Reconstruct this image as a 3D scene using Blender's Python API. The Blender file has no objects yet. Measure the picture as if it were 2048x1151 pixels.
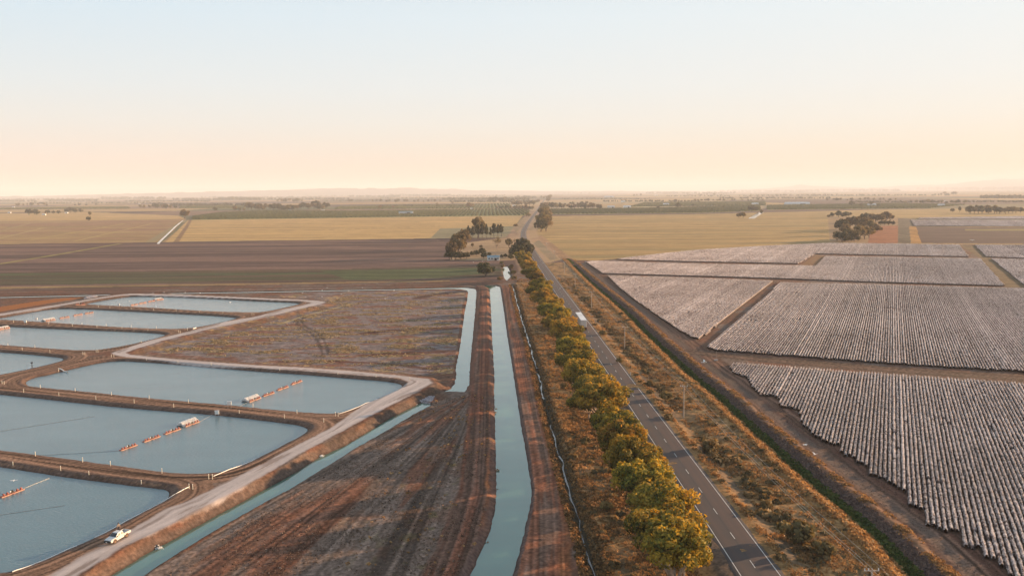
import bpy, math, random
import numpy as np
from math import radians as rad

# ---------------------------------------------------------------- camera, sky, sun, exposure
scene = bpy.context.scene
CAMH, FPX, PITCH, ROLL = 66.0, 1640.0, math.atan(193/1640), .0082
cF = np.array((0, math.cos(PITCH), -math.sin(PITCH)))
cU0 = np.array((0, math.sin(PITCH), math.cos(PITCH)))
cR = np.array((1., 0, 0))*math.cos(ROLL) - cU0*math.sin(ROLL)
cU = np.array((1., 0, 0))*math.sin(ROLL) + cU0*math.cos(ROLL)
cam = bpy.data.objects.new('camera', bpy.data.cameras.new('camera'))
scene.collection.objects.link(cam)
from mathutils import Matrix, Vector
M = Matrix(((cR[0], cU[0], -cF[0], 0), (cR[1], cU[1], -cF[1], 0), (cR[2], cU[2], -cF[2], CAMH), (0, 0, 0, 1)))
cam.matrix_world = M
cam.data.sensor_width = 36
cam.data.lens = 36*FPX/2048
cam.data.clip_start = 1
cam.data.clip_end = 120000
scene.camera = cam

SUN_AZ, SUN_EL = rad(66), rad(8.5)
world = bpy.data.worlds.new('World'); scene.world = world; world.use_nodes = True
nt = world.node_tree; nt.nodes.clear()
def N(t, kind, **kw):
    n = t.nodes.new(kind)
    for k, v in kw.items(): setattr(n, k, v)
    return n
def ramp(t, pts, fac=None, interp='LINEAR'):
    r = N(t, 'ShaderNodeValToRGB'); e = r.color_ramp; e.interpolation = interp
    while len(e.elements) < len(pts): e.elements.new(.5)
    for i, (p, c) in enumerate(pts):
        e.elements[i].position = p; e.elements[i].color = (*c, 1) if len(c) == 3 else c
    if fac is not None: t.links.new(fac, r.inputs[0])
    return r
wo = N(nt, 'ShaderNodeOutputWorld')
sky = N(nt, 'ShaderNodeTexSky', sky_type='NISHITA')
sky.sun_disc = False; sky.sun_elevation = SUN_EL; sky.sun_rotation = SUN_AZ
sky.altitude = 60; sky.air_density = 1; sky.dust_density = 1.5; sky.ozone_density = 1
bg1 = N(nt, 'ShaderNodeBackground'); bg1.inputs[1].default_value = .004
nt.links.new(sky.outputs[0], bg1.inputs[0])
tc = N(nt, 'ShaderNodeTexCoord'); sp = N(nt, 'ShaderNodeSeparateXYZ'); nt.links.new(tc.outputs['Generated'], sp.inputs[0])
# hand-set colour gradient that supplies nearly all of the sky light
rl = ramp(nt, [(0, (.322, .252, .215)), (.02, (.330, .270, .232)), (.05, (.335, .300, .272)), (.08, (.320, .320, .306)), (.12, (.300, .328, .338)), (.20, (.258, .320, .362)), (.36, (.20, .26, .31)), (1, (.115, .16, .215))], sp.outputs[2])
rr = ramp(nt, [(0, (.318, .265, .198)), (.02, (.328, .282, .216)), (.05, (.340, .310, .262)), (.08, (.345, .333, .305)), (.12, (.342, .345, .335)), (.20, (.332, .355, .362)), (.36, (.25, .29, .32)), (1, (.13, .175, .22))], sp.outputs[2])
az = N(nt, 'ShaderNodeVectorMath', operation='DOT_PRODUCT'); nt.links.new(tc.outputs['Generated'], az.inputs[0])
az.inputs[1].default_value = (math.sin(SUN_AZ), math.cos(SUN_AZ), 0)
mr = N(nt, 'ShaderNodeMapRange'); nt.links.new(az.outputs['Value'], mr.inputs[0]); mr.inputs[1].default_value = -.3; mr.inputs[2].default_value = .85
mx = N(nt, 'ShaderNodeMix', data_type='RGBA'); nt.links.new(mr.outputs[0], mx.inputs[0]); nt.links.new(rl.outputs[0], mx.inputs[6]); nt.links.new(rr.outputs[0], mx.inputs[7])
bg2 = N(nt, 'ShaderNodeBackground'); bg2.inputs[1].default_value = 1.; nt.links.new(mx.outputs[2], bg2.inputs[0])
ad = N(nt, 'ShaderNodeAddShader'); nt.links.new(bg1.outputs[0], ad.inputs[0]); nt.links.new(bg2.outputs[0], ad.inputs[1]); nt.links.new(ad.outputs[0], wo.inputs[0])

sl = bpy.data.lights.new('sun', 'SUN'); sl.energy = 5.0; sl.angle = rad(.55); sl.color = (1, .65, .36)
sun = bpy.data.objects.new('sun', sl); scene.collection.objects.link(sun)
sd = Vector((math.sin(SUN_AZ)*math.cos(SUN_EL), math.cos(SUN_AZ)*math.cos(SUN_EL), math.sin(SUN_EL)))
sun.rotation_euler = sd.to_track_quat('Z', 'Y').to_euler(); sun.location = (0, 0, 300)
scene.view_settings.view_transform = 'Standard'; scene.view_settings.look = 'None'
scene.view_settings.exposure = 1.28; scene.view_settings.gamma = 1; scene.view_settings.use_curve_mapping = False
scene.cycles.volume_bounces = 3; scene.cycles.max_bounces = 6; scene.cycles.transparent_max_bounces = 8
scene.cycles.use_denoising = True

# ---------------------------------------------------------------- helpers
def PX(x, y, z=0.):
    "the point at height z seen at photo pixel x, y"
    d = cF*FPX + cR*(x-1024) - cU*(y-575.5)
    t = (z-CAMH)/d[2]
    return d[0]*t, d[1]*t
def PXL(l, z=0.): return np.array([PX(x, y, z) for x, y in l])
def link(o, parent=None):
    scene.collection.objects.link(o)
    if parent is not None: o.parent = parent
    return o
def tag(o, label=None, cat=None, group=None, kind=None):
    if label: o['label'] = label
    if cat: o['category'] = cat
    if group: o['group'] = group
    if kind: o['kind'] = kind
    return o
def mesh_np(name, V, Fq, mat, parent=None, smooth=False, cols=None, vals=None, link_it=True):
    "V n,3; Fq m,k with k verts per face"
    V = np.asarray(V, dtype=np.float32); Fq = np.asarray(Fq, dtype=np.int32)
    me = bpy.data.meshes.new(name)
    k = Fq.shape[1]
    me.vertices.add(len(V)); me.vertices.foreach_set('co', V.ravel())
    me.loops.add(Fq.size); me.loops.foreach_set('vertex_index', Fq.ravel())
    me.polygons.add(len(Fq)); me.polygons.foreach_set('loop_start', np.arange(0, Fq.size, k, dtype=np.int32))
    try: me.polygons.foreach_set('loop_total', np.full(len(Fq), k, dtype=np.int32))
    except Exception: pass
    me.update(calc_edges=True)
    if smooth: me.polygons.foreach_set('use_smooth', np.ones(len(Fq), dtype=bool))
    if cols is not None:
        a = me.attributes.new('Col', 'FLOAT_COLOR', 'POINT')
        a.data.foreach_set('color', np.hstack([cols, np.ones((len(cols), 1))]).astype(np.float32).ravel())
    if vals is not None:
        a = me.attributes.new('val', 'FLOAT', 'POINT'); a.data.foreach_set('value', np.asarray(vals, dtype=np.float32))
    if mat: me.materials.append(mat)
    if not link_it: return me
    return link(bpy.data.objects.new(name, me), parent)

def h2(i, j, s):
    n = (i.astype(np.int64)*374761393 + j.astype(np.int64)*668265263 + s*1442695041) & 0xffffffff
    n = ((n ^ (n >> 13))*1274126177) & 0xffffffff
    n = ((n ^ (n >> 16))*2246822519) & 0xffffffff
    return ((n ^ (n >> 15)) & 0xffff)/65535.
def vn(x, y, s=0):
    i = np.floor(x); j = np.floor(y); fx = x-i; fy = y-j
    fx = fx*fx*(3-2*fx); fy = fy*fy*(3-2*fy)
    a, b, c, d = h2(i, j, s), h2(i+1, j, s), h2(i, j+1, s), h2(i+1, j+1, s)
    return (a*(1-fx)+b*fx)*(1-fy)+(c*(1-fx)+d*fx)*fy
def fbm(x, y, s=0, o=4, g=.5):
    r = 0; a = 1; t = 0
    for k in range(o):
        r = r+a*vn(x*2**k+k*17.3, y*2**k-k*9.1, s+k); t += a; a *= g
    return r/t
def ss(a, b, x): 
    t = np.clip((x-a)/(b-a), 0, 1); return t*t*(3-2*t)
def inside(poly, x, y):
    r = np.zeros(x.shape, bool); n = len(poly)
    for i in range(n):
        x0, y0 = poly[i]; x1, y1 = poly[(i+1) % n]
        if y0 == y1: continue
        c = ((y0 > y) != (y1 > y)) & (x < (x1-x0)*(y-y0)/(y1-y0)+x0)
        r ^= c
    return r
def segd(line, x, y, closed=False):
    "distance, signed side (right of travel positive) and arc position"
    best = np.full(x.shape, 1e9); side = np.zeros(x.shape); pos = np.zeros(x.shape); acc = 0.
    n = len(line)
    for i in range(n if closed else n-1):
        a = line[i]; b = line[(i+1) % n]; dx, dy = b[0]-a[0], b[1]-a[1]; L2 = dx*dx+dy*dy
        if L2 < 1e-9: continue
        L = math.sqrt(L2)
        t = np.clip(((x-a[0])*dx+(y-a[1])*dy)/L2, 0, 1)
        ex = x-(a[0]+t*dx); ey = y-(a[1]+t*dy); d = np.hypot(ex, ey)
        m = d < best
        best = np.where(m, d, best); side = np.where(m, (ex*dy-ey*dx)/L, side); pos = np.where(m, acc+t*L, pos)
        acc += L
    return best, side, pos
def smooth_line(P, n=3):
    P = [np.array(p, float) for p in P]
    for _ in range(n):
        Q = [P[0]]
        for a, b in zip(P[:-1], P[1:]): Q += [a*.75+b*.25, a*.25+b*.75]
        Q.append(P[-1]); P = Q
    return np.array(P)
def smooth_poly(P, n=2):
    P = [np.array(p, float) for p in P]
    for _ in range(n):
        Q = []
        for a, b in zip(P, P[1:]+P[:1]): Q += [a*.75+b*.25, a*.25+b*.75]
        P = Q
    return np.array(P)
ORD = ('first second third fourth fifth sixth seventh eighth ninth tenth eleventh twelfth thirteenth fourteenth fifteenth sixteenth seventeenth '
       'eighteenth nineteenth twentieth twenty-first twenty-second twenty-third twenty-fourth twenty-fifth twenty-sixth twenty-seventh twenty-eighth '
       'twenty-ninth thirtieth thirty-first thirty-second thirty-third thirty-fourth thirty-fifth thirty-sixth thirty-seventh thirty-eighth '
       'thirty-ninth fortieth').split()

def mat(name, col=(.5, .5, .5), rough=.8, noise=0., scale=1., metallic=0., spec=.3, bump=0., bscale=8., attr=None, transl=None, rnd=0.):
    "principled material whose colour is broken up by noise; attr multiplies in a per-vertex property of the thing"
    m = bpy.data.materials.new(name); m.use_nodes = True; t = m.node_tree
    b = t.nodes['Principled BSDF']; b.inputs['Roughness'].default_value = rough; b.inputs['Metallic'].default_value = metallic
    b.inputs['Specular IOR Level'].default_value = spec
    rgb = N(t, 'ShaderNodeRGB'); rgb.outputs[0].default_value = (*col, 1); out = rgb.outputs[0]
    g = N(t, 'ShaderNodeNewGeometry')
    if attr == 'Col':
        a = N(t, 'ShaderNodeAttribute'); a.attribute_name = 'Col'; out = a.outputs['Color']
    if noise:
        nz = N(t, 'ShaderNodeTexNoise'); nz.inputs['Scale'].default_value = scale; nz.inputs['Detail'].default_value = 5
        t.links.new(g.outputs['Position'], nz.inputs['Vector'])
        mp = N(t, 'ShaderNodeMapRange'); t.links.new(nz.outputs[0], mp.inputs[0]); mp.inputs[1].default_value = .3; mp.inputs[2].default_value = .7
        mp.inputs[3].default_value = 1-noise; mp.inputs[4].default_value = 1+noise
        v = N(t, 'ShaderNodeVectorMath', operation='SCALE'); t.links.new(out, v.inputs[0]); t.links.new(mp.outputs[0], v.inputs['Scale']); out = v.outputs[0]
    if rnd:
        oi = N(t, 'ShaderNodeObjectInfo'); hs = N(t, 'ShaderNodeHueSaturation'); t.links.new(out, hs.inputs['Color'])
        a1 = N(t, 'ShaderNodeMapRange'); t.links.new(oi.outputs['Random'], a1.inputs[0]); a1.inputs[3].default_value = .5-.06*rnd; a1.inputs[4].default_value = .5+.035*rnd
        a2 = N(t, 'ShaderNodeMath', operation='MULTIPLY_ADD'); t.links.new(oi.outputs['Random'], a2.inputs[0]); a2.inputs[1].default_value = 7.13; a2.inputs[2].default_value = 0
        a3 = N(t, 'ShaderNodeMath', operation='FRACT'); t.links.new(a2.outputs[0], a3.inputs[0])
        a4 = N(t, 'ShaderNodeMapRange'); t.links.new(a3.outputs[0], a4.inputs[0]); a4.inputs[3].default_value = 1-.3*rnd; a4.inputs[4].default_value = 1+.3*rnd
        t.links.new(a1.outputs[0], hs.inputs['Hue']); t.links.new(a4.outputs[0], hs.inputs['Value']); out = hs.outputs[0]
    t.links.new(out, b.inputs['Base Color'])
    if bump:
        nb = N(t, 'ShaderNodeTexNoise'); nb.inputs['Scale'].default_value = bscale; nb.inputs['Detail'].default_value = 4
        t.links.new(g.outputs['Position'], nb.inputs['Vector'])
        bm = N(t, 'ShaderNodeBump'); bm.inputs['Strength'].default_value = 1; bm.inputs['Distance'].default_value = bump
        t.links.new(nb.outputs[0], bm.inputs['Height']); t.links.new(bm.outputs[0], b.inputs['Normal'])
    if transl:
        tr = N(t, 'ShaderNodeBsdfTranslucent'); ml = N(t, 'ShaderNodeVectorMath', operation='MULTIPLY')
        t.links.new(out, ml.inputs[0]); ml.inputs[1].default_value = transl[1]; t.links.new(ml.outputs[0], tr.inputs[0])
        ms = N(t, 'ShaderNodeMixShader'); ms.inputs[0].default_value = transl[0]
        t.links.new(b.outputs[0], ms.inputs[1]); t.links.new(tr.outputs[0], ms.inputs[2])
        t.links.new(ms.outputs[0], t.nodes['Material Output'].inputs[0])
    return m
# ---------------------------------------------------------------- layout, surveyed as plan polygons
POND_Z, TOP_Z, CAN_Z = .65, 1.4, -.5
PONDS = {
 'A': [(-420,868),(-200,903),(0,932.6),(127,953.5),(254.6,970),(325,977.5),(340,984),(338,992),(333.6,999),(305.5,1013),(254.6,1040),(216,1062),(153,1092),(89,1120),(38,1140),(0,1147),(-60,1148),(-420,1085)],
 'B': [(-420,745),(-200,767),(0,788.75),(75,796),(175,807.5),(275,817.5),(375,825),(450,831),(512,839),(562,845),(599.6,850),(617,857),(614,864),(596,874),(560,893),(512,918),(471,937),(433,947),(382,948.5),(331,944.5),(254.6,934),(153,920),(76,910),(0,900),(-200,875),(-420,846)],
 'C': [(51,768),(54,761),(72,754),(100,749),(150,736),(200,725),(225,722),(250,721.5),(325,726),(425,735),(512,742),(612,749),(712,757.5),(762,761),(792,765.5),(805.5,769.5),(803.5,775),(762,795),(724.7,810),(687,825),(667,828.5),(637,827.6),(587,824),(512,816.5),(462,811),(375,804),(275,795),(175,784),(100,777.6),(62,773.5)],
 'D': [(-420,677),(-200,690),(0,704),(50,707.5),(100,712.5),(122,715),(129,718.5),(120,724),(87,732.6),(37,744),(0,750.6),(-60,763),(-130,762),(-420,730)],
 'E': [(-420,630),(-200,641),(0,652),(75,656),(175,660),(300,665),(327,668),(331,671),(312,677.6),(262,690),(212,699),(180,702.3),(125,700),(50,694),(0,690.6),(-200,678),(-420,662)],
 'F': [(-40,640),(0,636),(44,628),(88,620),(115,617.4),(140,617.3),(187,618.7),(325,626),(425,631),(470,634.6),(475,637),(462,641),(412,652.6),(375,658.3),(325,659),(250,656),(125,647.6),(0,639.5),(-30,642)],
 'G': [(164,608.8),(205,601),(250,594),(271,592.7),(375,595),(512,602),(587,605),(599,607),(597,609.6),(562,617.6),(532,624),(512,626),(425,624),(300,616),(200,611)]}
PONDW = {k: smooth_poly(PXL(v, POND_Z), 2) for k, v in PONDS.items()}
C1 = PXL([(200,1168),(221.5,1151),(280,1115),(318,1093.5),(382,1059),(512,988),(588,947),(639,913),(690,891),(741,860.5),(787,832.5),(832,810),(843,804.5),(861,808),(861,811),(824.6,830),(779.6,857.6),(715.6,893.6),(639,942),(575.6,980),(512,1015),(433,1059),(356,1106),(290,1150),(262,1172)], CAN_Z)
C2 = PXL([(886,783.5),(929,784.5),(938.7,768),(939.4,744.5),(943,700),(946.6,661.6),(950.4,621),(953,583),(951,578.5),(945,576.2),(931,574.6),(891,575),(840,576.9),(789,578.2),(686.5,580.1),(540,583),(375,585.6),(176,590),(88,592),(0,594),(-300,600),(-300,601.6),(0,595.6),(88,593.6),(176,591.5),(375,587),(540,584.6),(686.5,581.6),(789,579.8),(840,578.7),(891,577.9),(921,578.6),(934,581),(936.3,584),(934,602),(929,626),(925,655),(919,700),(915,718),(911.6,736),(912,755.6),(908,769.5),(901,777)], CAN_Z)
C3 = PXL([(944,571.2),(970,570.8),(992,571.2),(1000,573.3),(1002.5,588),(1007.6,621),(1014,668),(1019.2,700),(1025.7,741.7),(1033,790),(1043.5,858),(1050.7,896),(1056,932),(1062,967.5),(1063.5,993),(1057,1026),(1047,1069),(1036.7,1112.6),(1025,1151),(1016,1180),(928,1180),(940,1151),(957.5,1112.6),(978,1067),(990.6,1016),(993,985),(992,934),(990.3,858),(989.5,818),(988,783),(989,761),(986,700),(984.7,687),(981.5,611),(979.6,586),(977,576),(970,573),(944,572.6)], CAN_Z)
C4 = PXL([(1004.6,536.7),(1009,533),(1016,532.5),(1020.5,546.5),(1021,553.8),(1013,561),(1007.7,554)], CAN_Z)
CREEK = smooth_line(PXL([(1024,570),(1029,583),(1033,603),(1036,612),(1040,625),(1043,640),(1051,664),(1056,680),(1061,695),(1070,729),(1074,740),(1081,765),(1087,800),(1095,825),(1104,855),(1116,900),(1127,938),(1133,965),(1143,995),(1155,1040),(1168,1070),(1175,1100),(1185,1140),(1196,1180)][::-1], -1.1), 1)
GRAVEL = PXL([(60,1168),(94,1151),(153,1115),(229,1074),(280,1046),(331,1016),(382,997),(433,970),(512,932),(590,890),(654.7,858),(700,826),(737,802),(787,775),(812,766),(817,763),(799.6,756),(712,749.5),(612,742),(512,735.5),(400,730),(325,721),(250,713.8),(226,709),(221,706),(237,700),(300,680),(375,662.6),(450,642.6),(512,632.6),(562,619),(600,611),(622,605.5),(600,602),(540,600),(512,598.5),(375,592.7),(300,590.6),(265,590),(240,591.3),(200,597),(125,611),(0,631.5),(-60,641),(-60,636),(0,626),(125,607),(200,594),(240,588.5),(265,586.8),(300,587.3),(375,589.4),(512,595),(540,596.5),(600,598.5),(637,601),(655,604),(637,609),(600,617.5),(562,627),(512,638.5),(425,656.5),(325,681),(270,698),(253,704.5),(262,708.3),(325,714.3),(425,723),(512,729.5),(612,734.5),(712,741.5),(824.6,752.6),(860,756.5),(868,765),(837,783),(787,808),(737,834),(692,858),(600,908),(512,961),(445.5,999),(382,1032),(305.5,1068),(255,1091),(204,1123),(158,1151),(130,1168)], TOP_Z)
PLAT = PXL([(160,1190),(206,1126),(257,1094),(384,1035),(514,964),(602,911),(694,861),(739,837),(839,786),(873,767),(864,754),(824.6,750),(712,738.5),(512,727),(325,711.5),(262,706),(272,700),(325,684),(425,659),(512,641),(562,629.5),(600,619.5),(640,611),(664,604.5),(637,599.4),(540,594.8),(375,587.8),(300,585.8),(262,585.4),(235,587),(196,592.5),(125,605.5),(0,624),(-200,655),(-500,700),(-900,900),(-900,1400),(0,1400)], TOP_Z)
DITCH = smooth_line(PXL([(1134,521),(1150,536),(1184,570),(1249,625),(1299,677.5),(1344,720),(1386.5,760),(1429,792.5),(1459,820),(1536,894),(1638,985),(1740,1069),(1803,1138),(1840,1175)][::-1], -1.6), 2)
ROAD = smooth_line(PXL([(1570,1230),(1517,1151),(1401,985),(1242,760),(1186.5,680),(1131,600),(1104,560),(1077,522),(1060,495),(1049,480),(1046.5,470),(1048,460),(1057,444),(1076,420),(1083,407.5),(1087,402),(1092,394),(1096,388.5)], 0), 3)
def roadx(Y): return 45.6-.0265*Y

# ---------------------------------------------------------------- terrain: one height field, finer close by
ys = [96.]
while ys[-1] < 41000: 
    y = ys[-1]; ys.append(y*(1+(.0036 if y < 700 else .006 if y < 3000 else .02)))
ys = np.array(ys); NC = 1240
uu = np.linspace(-1, 1, NC)
X = (uu[None, :]*(.70*ys+45)[:, None]); Y = np.repeat(ys[:, None], NC, 1)
NR = len(ys); X = X.ravel(); Y = Y.ravel(); n = X.size
Z = np.zeros(n); C = np.zeros((n, 3)); ZONE = np.zeros(n, np.int8)
def near(box, m):
    a = np.asarray(box); return np.nonzero((X > a[:, 0].min()-m) & (X < a[:, 0].max()+m) & (Y > a[:, 1].min()-m) & (Y < a[:, 1].max()+m))[0]
lod = np.clip(1-(Y-150)/900, 0, 1)
c_red = np.array((.19, .075, .042)); c_brn = np.array((.15, .078, .05)); c_gry = np.array((.168, .116, .09)); c_dark = np.array((.075, .048, .038))
c_grav = np.array((.55, .46, .42)); c_gold = np.array((.36, .23, .10)); c_straw = np.array((.34, .25, .14)); c_mauve = np.array((.108, .064, .052)); c_grn = np.array((.075, .085, .035))
def mixc(idx, col, m):
    m = np.clip(m, 0, 1)
    C[idx] = C[idx]*(1-m[:, None])+col*m[:, None]
hd = -.0265                                     # farm grid runs with the highway
GX = X-hd*-1*0 + .0265*Y; GY = Y-.0265*X
# far farmland patchwork
cell = 700
jx = GX+260*(vn(GY/1500, GX*0, 5)-.5); i = np.floor(jx/(cell*1.9)); j = np.floor((GY+300*h2(i, i*0, 3))/(cell))
pick = h2(i, j, 11)
pal = np.array([c_gold*1.02, c_mauve, c_straw*.95, (.16, .13, .07), c_mauve*.85, c_gold*.9, (.11, .11, .05), (.22, .13, .085)])
C[:] = pal[(pick*7.99).astype(int)]
C *= (.8+.4*fbm(GX/300, GY/60, 2, 3))[:, None]
# boundary lines of the patchwork
eb = np.abs((GY+300*h2(i, i*0, 3))/cell-j-.5) > .485
C[eb] = C[eb]*.55
def field(px, col, amp=.25, sx=60., sy=12., seed=1, zone=0, col2=None, rot=0., z=0., mix2=.5, soft=0):
    poly = PXL(px, z); idx = near(poly, 1); idx = idx[inside(poly, X[idx], Y[idx])]
    x, y = X[idx], Y[idx]; cr, sr = math.cos(rot), math.sin(rot); a = x*cr+y*sr; b = -x*sr+y*cr
    nz = fbm(a/sx, b/sy, seed, 5)
    col = np.array(col)[None, :]*(1+amp*2*(nz-.5)*1.6)[:, None]
    if col2 is not None:
        k = ss(.5-.12, .5+.12, fbm(a/sx/1.7+3, b/sy/1.7, seed+9, 5)+(mix2-.5))
        col = col*(1-k[:, None])+np.array(col2)[None, :]*k[:, None]
    # fine grain of stubble and clods
    fine = fbm(x/1.7, y/1.7, seed+30, 3)-.5
    C[idx] = col*(1+.8*fine*lod[idx]+.30*(fbm(a/(sx*.13), b/(sy*.22), seed+41, 4)-.5)*2)[:, None]
    if zone: ZONE[idx] = zone
    return idx
RW = rad(90)-.0
# --- left middle distance
field([(-400,424),(0,427),(180,424),(352,437),(372,437.5),(345,484),(0,489),(-400,494)], c_gold*.92, .22, 140, 30, 1, 2, col2=(.30,.165,.09), mix2=.5)
field([(-400,424),(0,427),(180,424),(356,431),(372,437.5),(180,441),(0,442),(-400,445)], (.46,.29,.12), .15, 200, 30, 3, 2)
field([(376,440),(600,437),(1046,430.5),(1012,474.5),(700,479),(332,483.5)], (.50,.31,.12), .22, 160, 9, 4, 3, col2=(.38,.24,.10), mix2=.4)
field([(880,457),(1030,452),(1012,474.5),(860,477)], (.24,.20,.11), .2, 80, 12, 4, 3)
field([(-400,495),(0,488),(330,484.5),(870,477.5),(905,490),(900,520),(1004,521),(1010,533),(1004,556),(700,563.5),(400,567.5),(0,575),(-400,583)], c_mauve*.98, .4, 120, 9, 5, 4, col2=(.20,.115,.085), mix2=.46)
field([(905,489),(1046,470),(1030,520),(1000,521),(900,520)], (.34,.22,.12), .25, 30, 9, 6, 0)
field([(0,545),(350,541),(700,537.5),(1004,528),(1006,552),(900,556),(560,562),(0,571),(-300,576),(-300,550)], (.10,.065,.04), .3, 160, 9, 8, 4, col2=c_grn*1.1, mix2=.44)
field([(640,541),(940,534.5),(1000,538),(960,548),(820,558),(700,560)], c_grn*1.05, .3, 60, 10, 9, 4)
field([(-400,573),(0,574),(512,566),(900,560),(900,562),(512,569),(0,577.5),(-400,584)], c_gold*.75, .4, 50, 6, 10)
# golden diagonal track over the ploughed field
for pts, w, col, sd in (([(-60,534),(0,527.5),(120,508),(240,487)], 5., (.30,.24,.07), 1), ([(0,556),(300,553),(700,541),(980,533)], 2.2, (.06,.045,.035), 2), ([(0,505),(250,503),(560,499),(880,492)], 2.0, (.07,.05,.04), 3),
    ([(0,489.5),(330,484.8),(860,478),(1010,475)], 7., (.09,.05,.035), 4), ([(0,487),(330,482.6),(860,476),(1010,473.4)], 4., (.38,.27,.15), 14), ([(300,484),(352,452),(371,440)], 10., (.28,.22,.12), 5), ([(352,484),(374,452),(381,440)], 5., (.20,.11,.06), 5), ([(320,484),(350,462),(366,445)], 4., (.12,.12,.06), 5),
    ([(0,462),(60,446)], 5., (.34,.24,.11), 6), ([(60,480),(250,447)], 4., (.42,.29,.10), 7), ([(150,482),(300,448)], 4., (.42,.29,.11), 8), ([(0,476),(90,455)], 5., (.40,.28,.12), 9),
    ([(1085,474),(1200,462),(1350,450),(1500,436),(1525,428)], 12., (.20,.085,.045), 10), ([(1180,466),(1350,452.5),(1480,440)], 5., (.42,.26,.12), 15), ([(1120,495),(1400,488),(1660,483)], 3., (.17,.12,.06), 11), ([(1100,486),(1380,481),(1660,476)], 2.5, (.2,.14,.065), 21), ([(1140,508),(1300,503),(1500,493)], 2.2, (.2,.14,.065), 22), ([(1095,441),(1500,437),(1800,430)], 4., (.24,.16,.075), 23), ([(1095,470),(1400,466),(1650,462)], 2.5, (.48,.31,.13), 24), ([(372,450),(700,446),(1030,440)], 4., (.3,.2,.09), 25), ([(345,472),(650,469),(860,466)], 3., (.3,.2,.09), 26), ([(340,478),(620,476),(800,473)], 2.5, (.55,.37,.15), 27), ([(0,519),(300,517),(700,511),(900,505)], 3., (.2,.12,.09), 28), ([(0,536),(300,533),(700,526),(900,518)], 2.5, (.22,.13,.10), 29), ([(1100,448),(1350,452),(1420,455)], 2.4, (.2,.13,.06), 12), ([(430,460),(640,460),(880,452)], 3., (.2,.13,.06), 13)):
    L = PXL(pts); idx = near(L, w+3); d, s, p = segd(L, X[idx], Y[idx])
    mixc(idx, np.array(col), (1-ss(w*.5, w*.5+2, d))*(.55+.6*vn(p/9, d*0, sd)))
# --- right middle distance
field([(1090,432),(1400,428),(1720,420),(1830,418),(2048,414),(2300,410),(2300,431),(2048,432),(1826,436),(1790,452),(1742,485),(1655,484.5),(1450,495),(1250,517),(1150,521),(1062,478),(1082,450)], (.40,.25,.10), .25, 160, 8, 21, 5, col2=(.28,.20,.085), mix2=.45)
field([(1655,432),(1826,436),(1790,452),(1742,485),(1660,484)], (.30,.19,.10), .25, 60, 10, 22, 5)
field([(1062,478),(1082,470),(1150,521),(1128,522)], (.33,.19,.10), .3, 12, 30, 23)
field([(1066,486),(1078,480),(1118,518),(1100,520)], (.15,.14,.08), .3, 12, 30, 23)
field([(1741,452),(1796,451),(1797,486),(1736,486)], (.30,.11,.05), .15, 40, 12, 24)
field([(1796,436),(1826,437),(1840,486),(1796,486)], (.13,.10,.065), .4, 12, 40, 25)
field([(1818,452),(1832,453),(1843,486),(1822,486)], (.34,.17,.05), .3, 12, 40, 26)
field([(1832,453.5),(2300,455),(2300,489),(1843,486)], (.10,.062,.05), .25, 150, 14, 27, 6)
field([(1930,458),(2300,457),(2300,461),(1930,461)], (.2,.16,.06), .2, 150, 14, 28, 6)
for orp in ([(384,440),(386,433),(440,425.5),(520,422),(700,422),(1052,417),(1060,424),(1049,431),(600,436.5)], [(1096,428.5),(1098,418),(1300,416),(1520,411),(1520,421.5),(1400,425.5)], [(1535,419.5),(1535,410.5),(1800,406.5),(1930,409),(1860,416.5)], [(670,418.5),(680,412.5),(1020,406.5),(1020,416.5)], [(1260,413.5),(1290,405),(1530,402.5),(1530,411)], [(360,416.5),(362,412),(490,410.5),(490,416.5)]):
    field(orp, (.24,.22,.075), .15, 60, 20, 29)
for lo, hi, col, am in ((4.5, 9, (.40,.26,.17), .8), (9, 22, (.42,.27,.16), .55)):
    i_ = np.nonzero((Y > 470) & (Y < 6000) & (np.abs(X) < 400))[0]; d, s, p = segd(ROAD, X[i_], Y[i_]); m = ss(lo-1, lo+1, d)*(1-ss(hi-2, hi+2, d))*am*ss(480, 620, Y[i_])*(.5+vn(X[i_]/8, Y[i_]/25, 44)); mixc(i_, np.array(col), m)
# --- cotton soils
K = {
 'near':  [(1458,735),(1468,748),(1495,757),(1503,775),(1520,792),(1556,795),(1560,815),(1595,820),(1604,850),(1622.6,868),(1648,886),(1681,893),(1683.7,913),(1706.6,914),(1709,929),(1731,932),(1734,952),(1760,958),(1790.6,975),(1813.5,985),(1815,1016),(1846.6,1018),(1851.7,1050),(1877,1062),(1918,1069),(1923,1094),(1958.6,1100),(1966,1117),(1994,1120),(2002,1135),(2017,1151),(2080,1210),(2500,1210),(2500,806),(2300,790),(2048,770),(1800,753),(1600,738),(1470,728)],
 'middle': [(1412,696),(1562,566),(1800,571.5),(2048,578.5),(2350,588),(2350,768),(2048,745),(1800,730),(1536,710),(1430,702)],
 'left': [(1215,553),(1390,557),(1547,563),(1400,679),(1385,677),(1355,660),(1310,630),(1265,598),(1240,578)],
 'upper': [(1171.6,525),(1186,522.4),(1364,528),(1536,531),(1631,532.5),(1651,513),(1800,515),(1961,518),(2010,572.6),(1748.6,565),(1536,557),(1364,552),(1205,547.3)],
 'back': [(1231.6,518.5),(1330,507),(1400,500),(1536,492),(1661,486.5),(1780,488),(1918.6,490),(1938,514),(1800,511.5),(1631,508),(1596,528),(1536,526.5),(1374,523.5),(1240,519.5)],
 'right back': [(1949,490),(2350,492),(2350,523),(2048,517),(1973,514)],
 'right front': [(1983,518),(2350,526),(2350,592),(2052,574)],
 'far front': [(1822,440),(2300,440),(2300,454.6),(1828,452)],
 'far back': [(1838,435.5),(2300,429),(2300,437.6),(1836,438.3)]}
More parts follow.
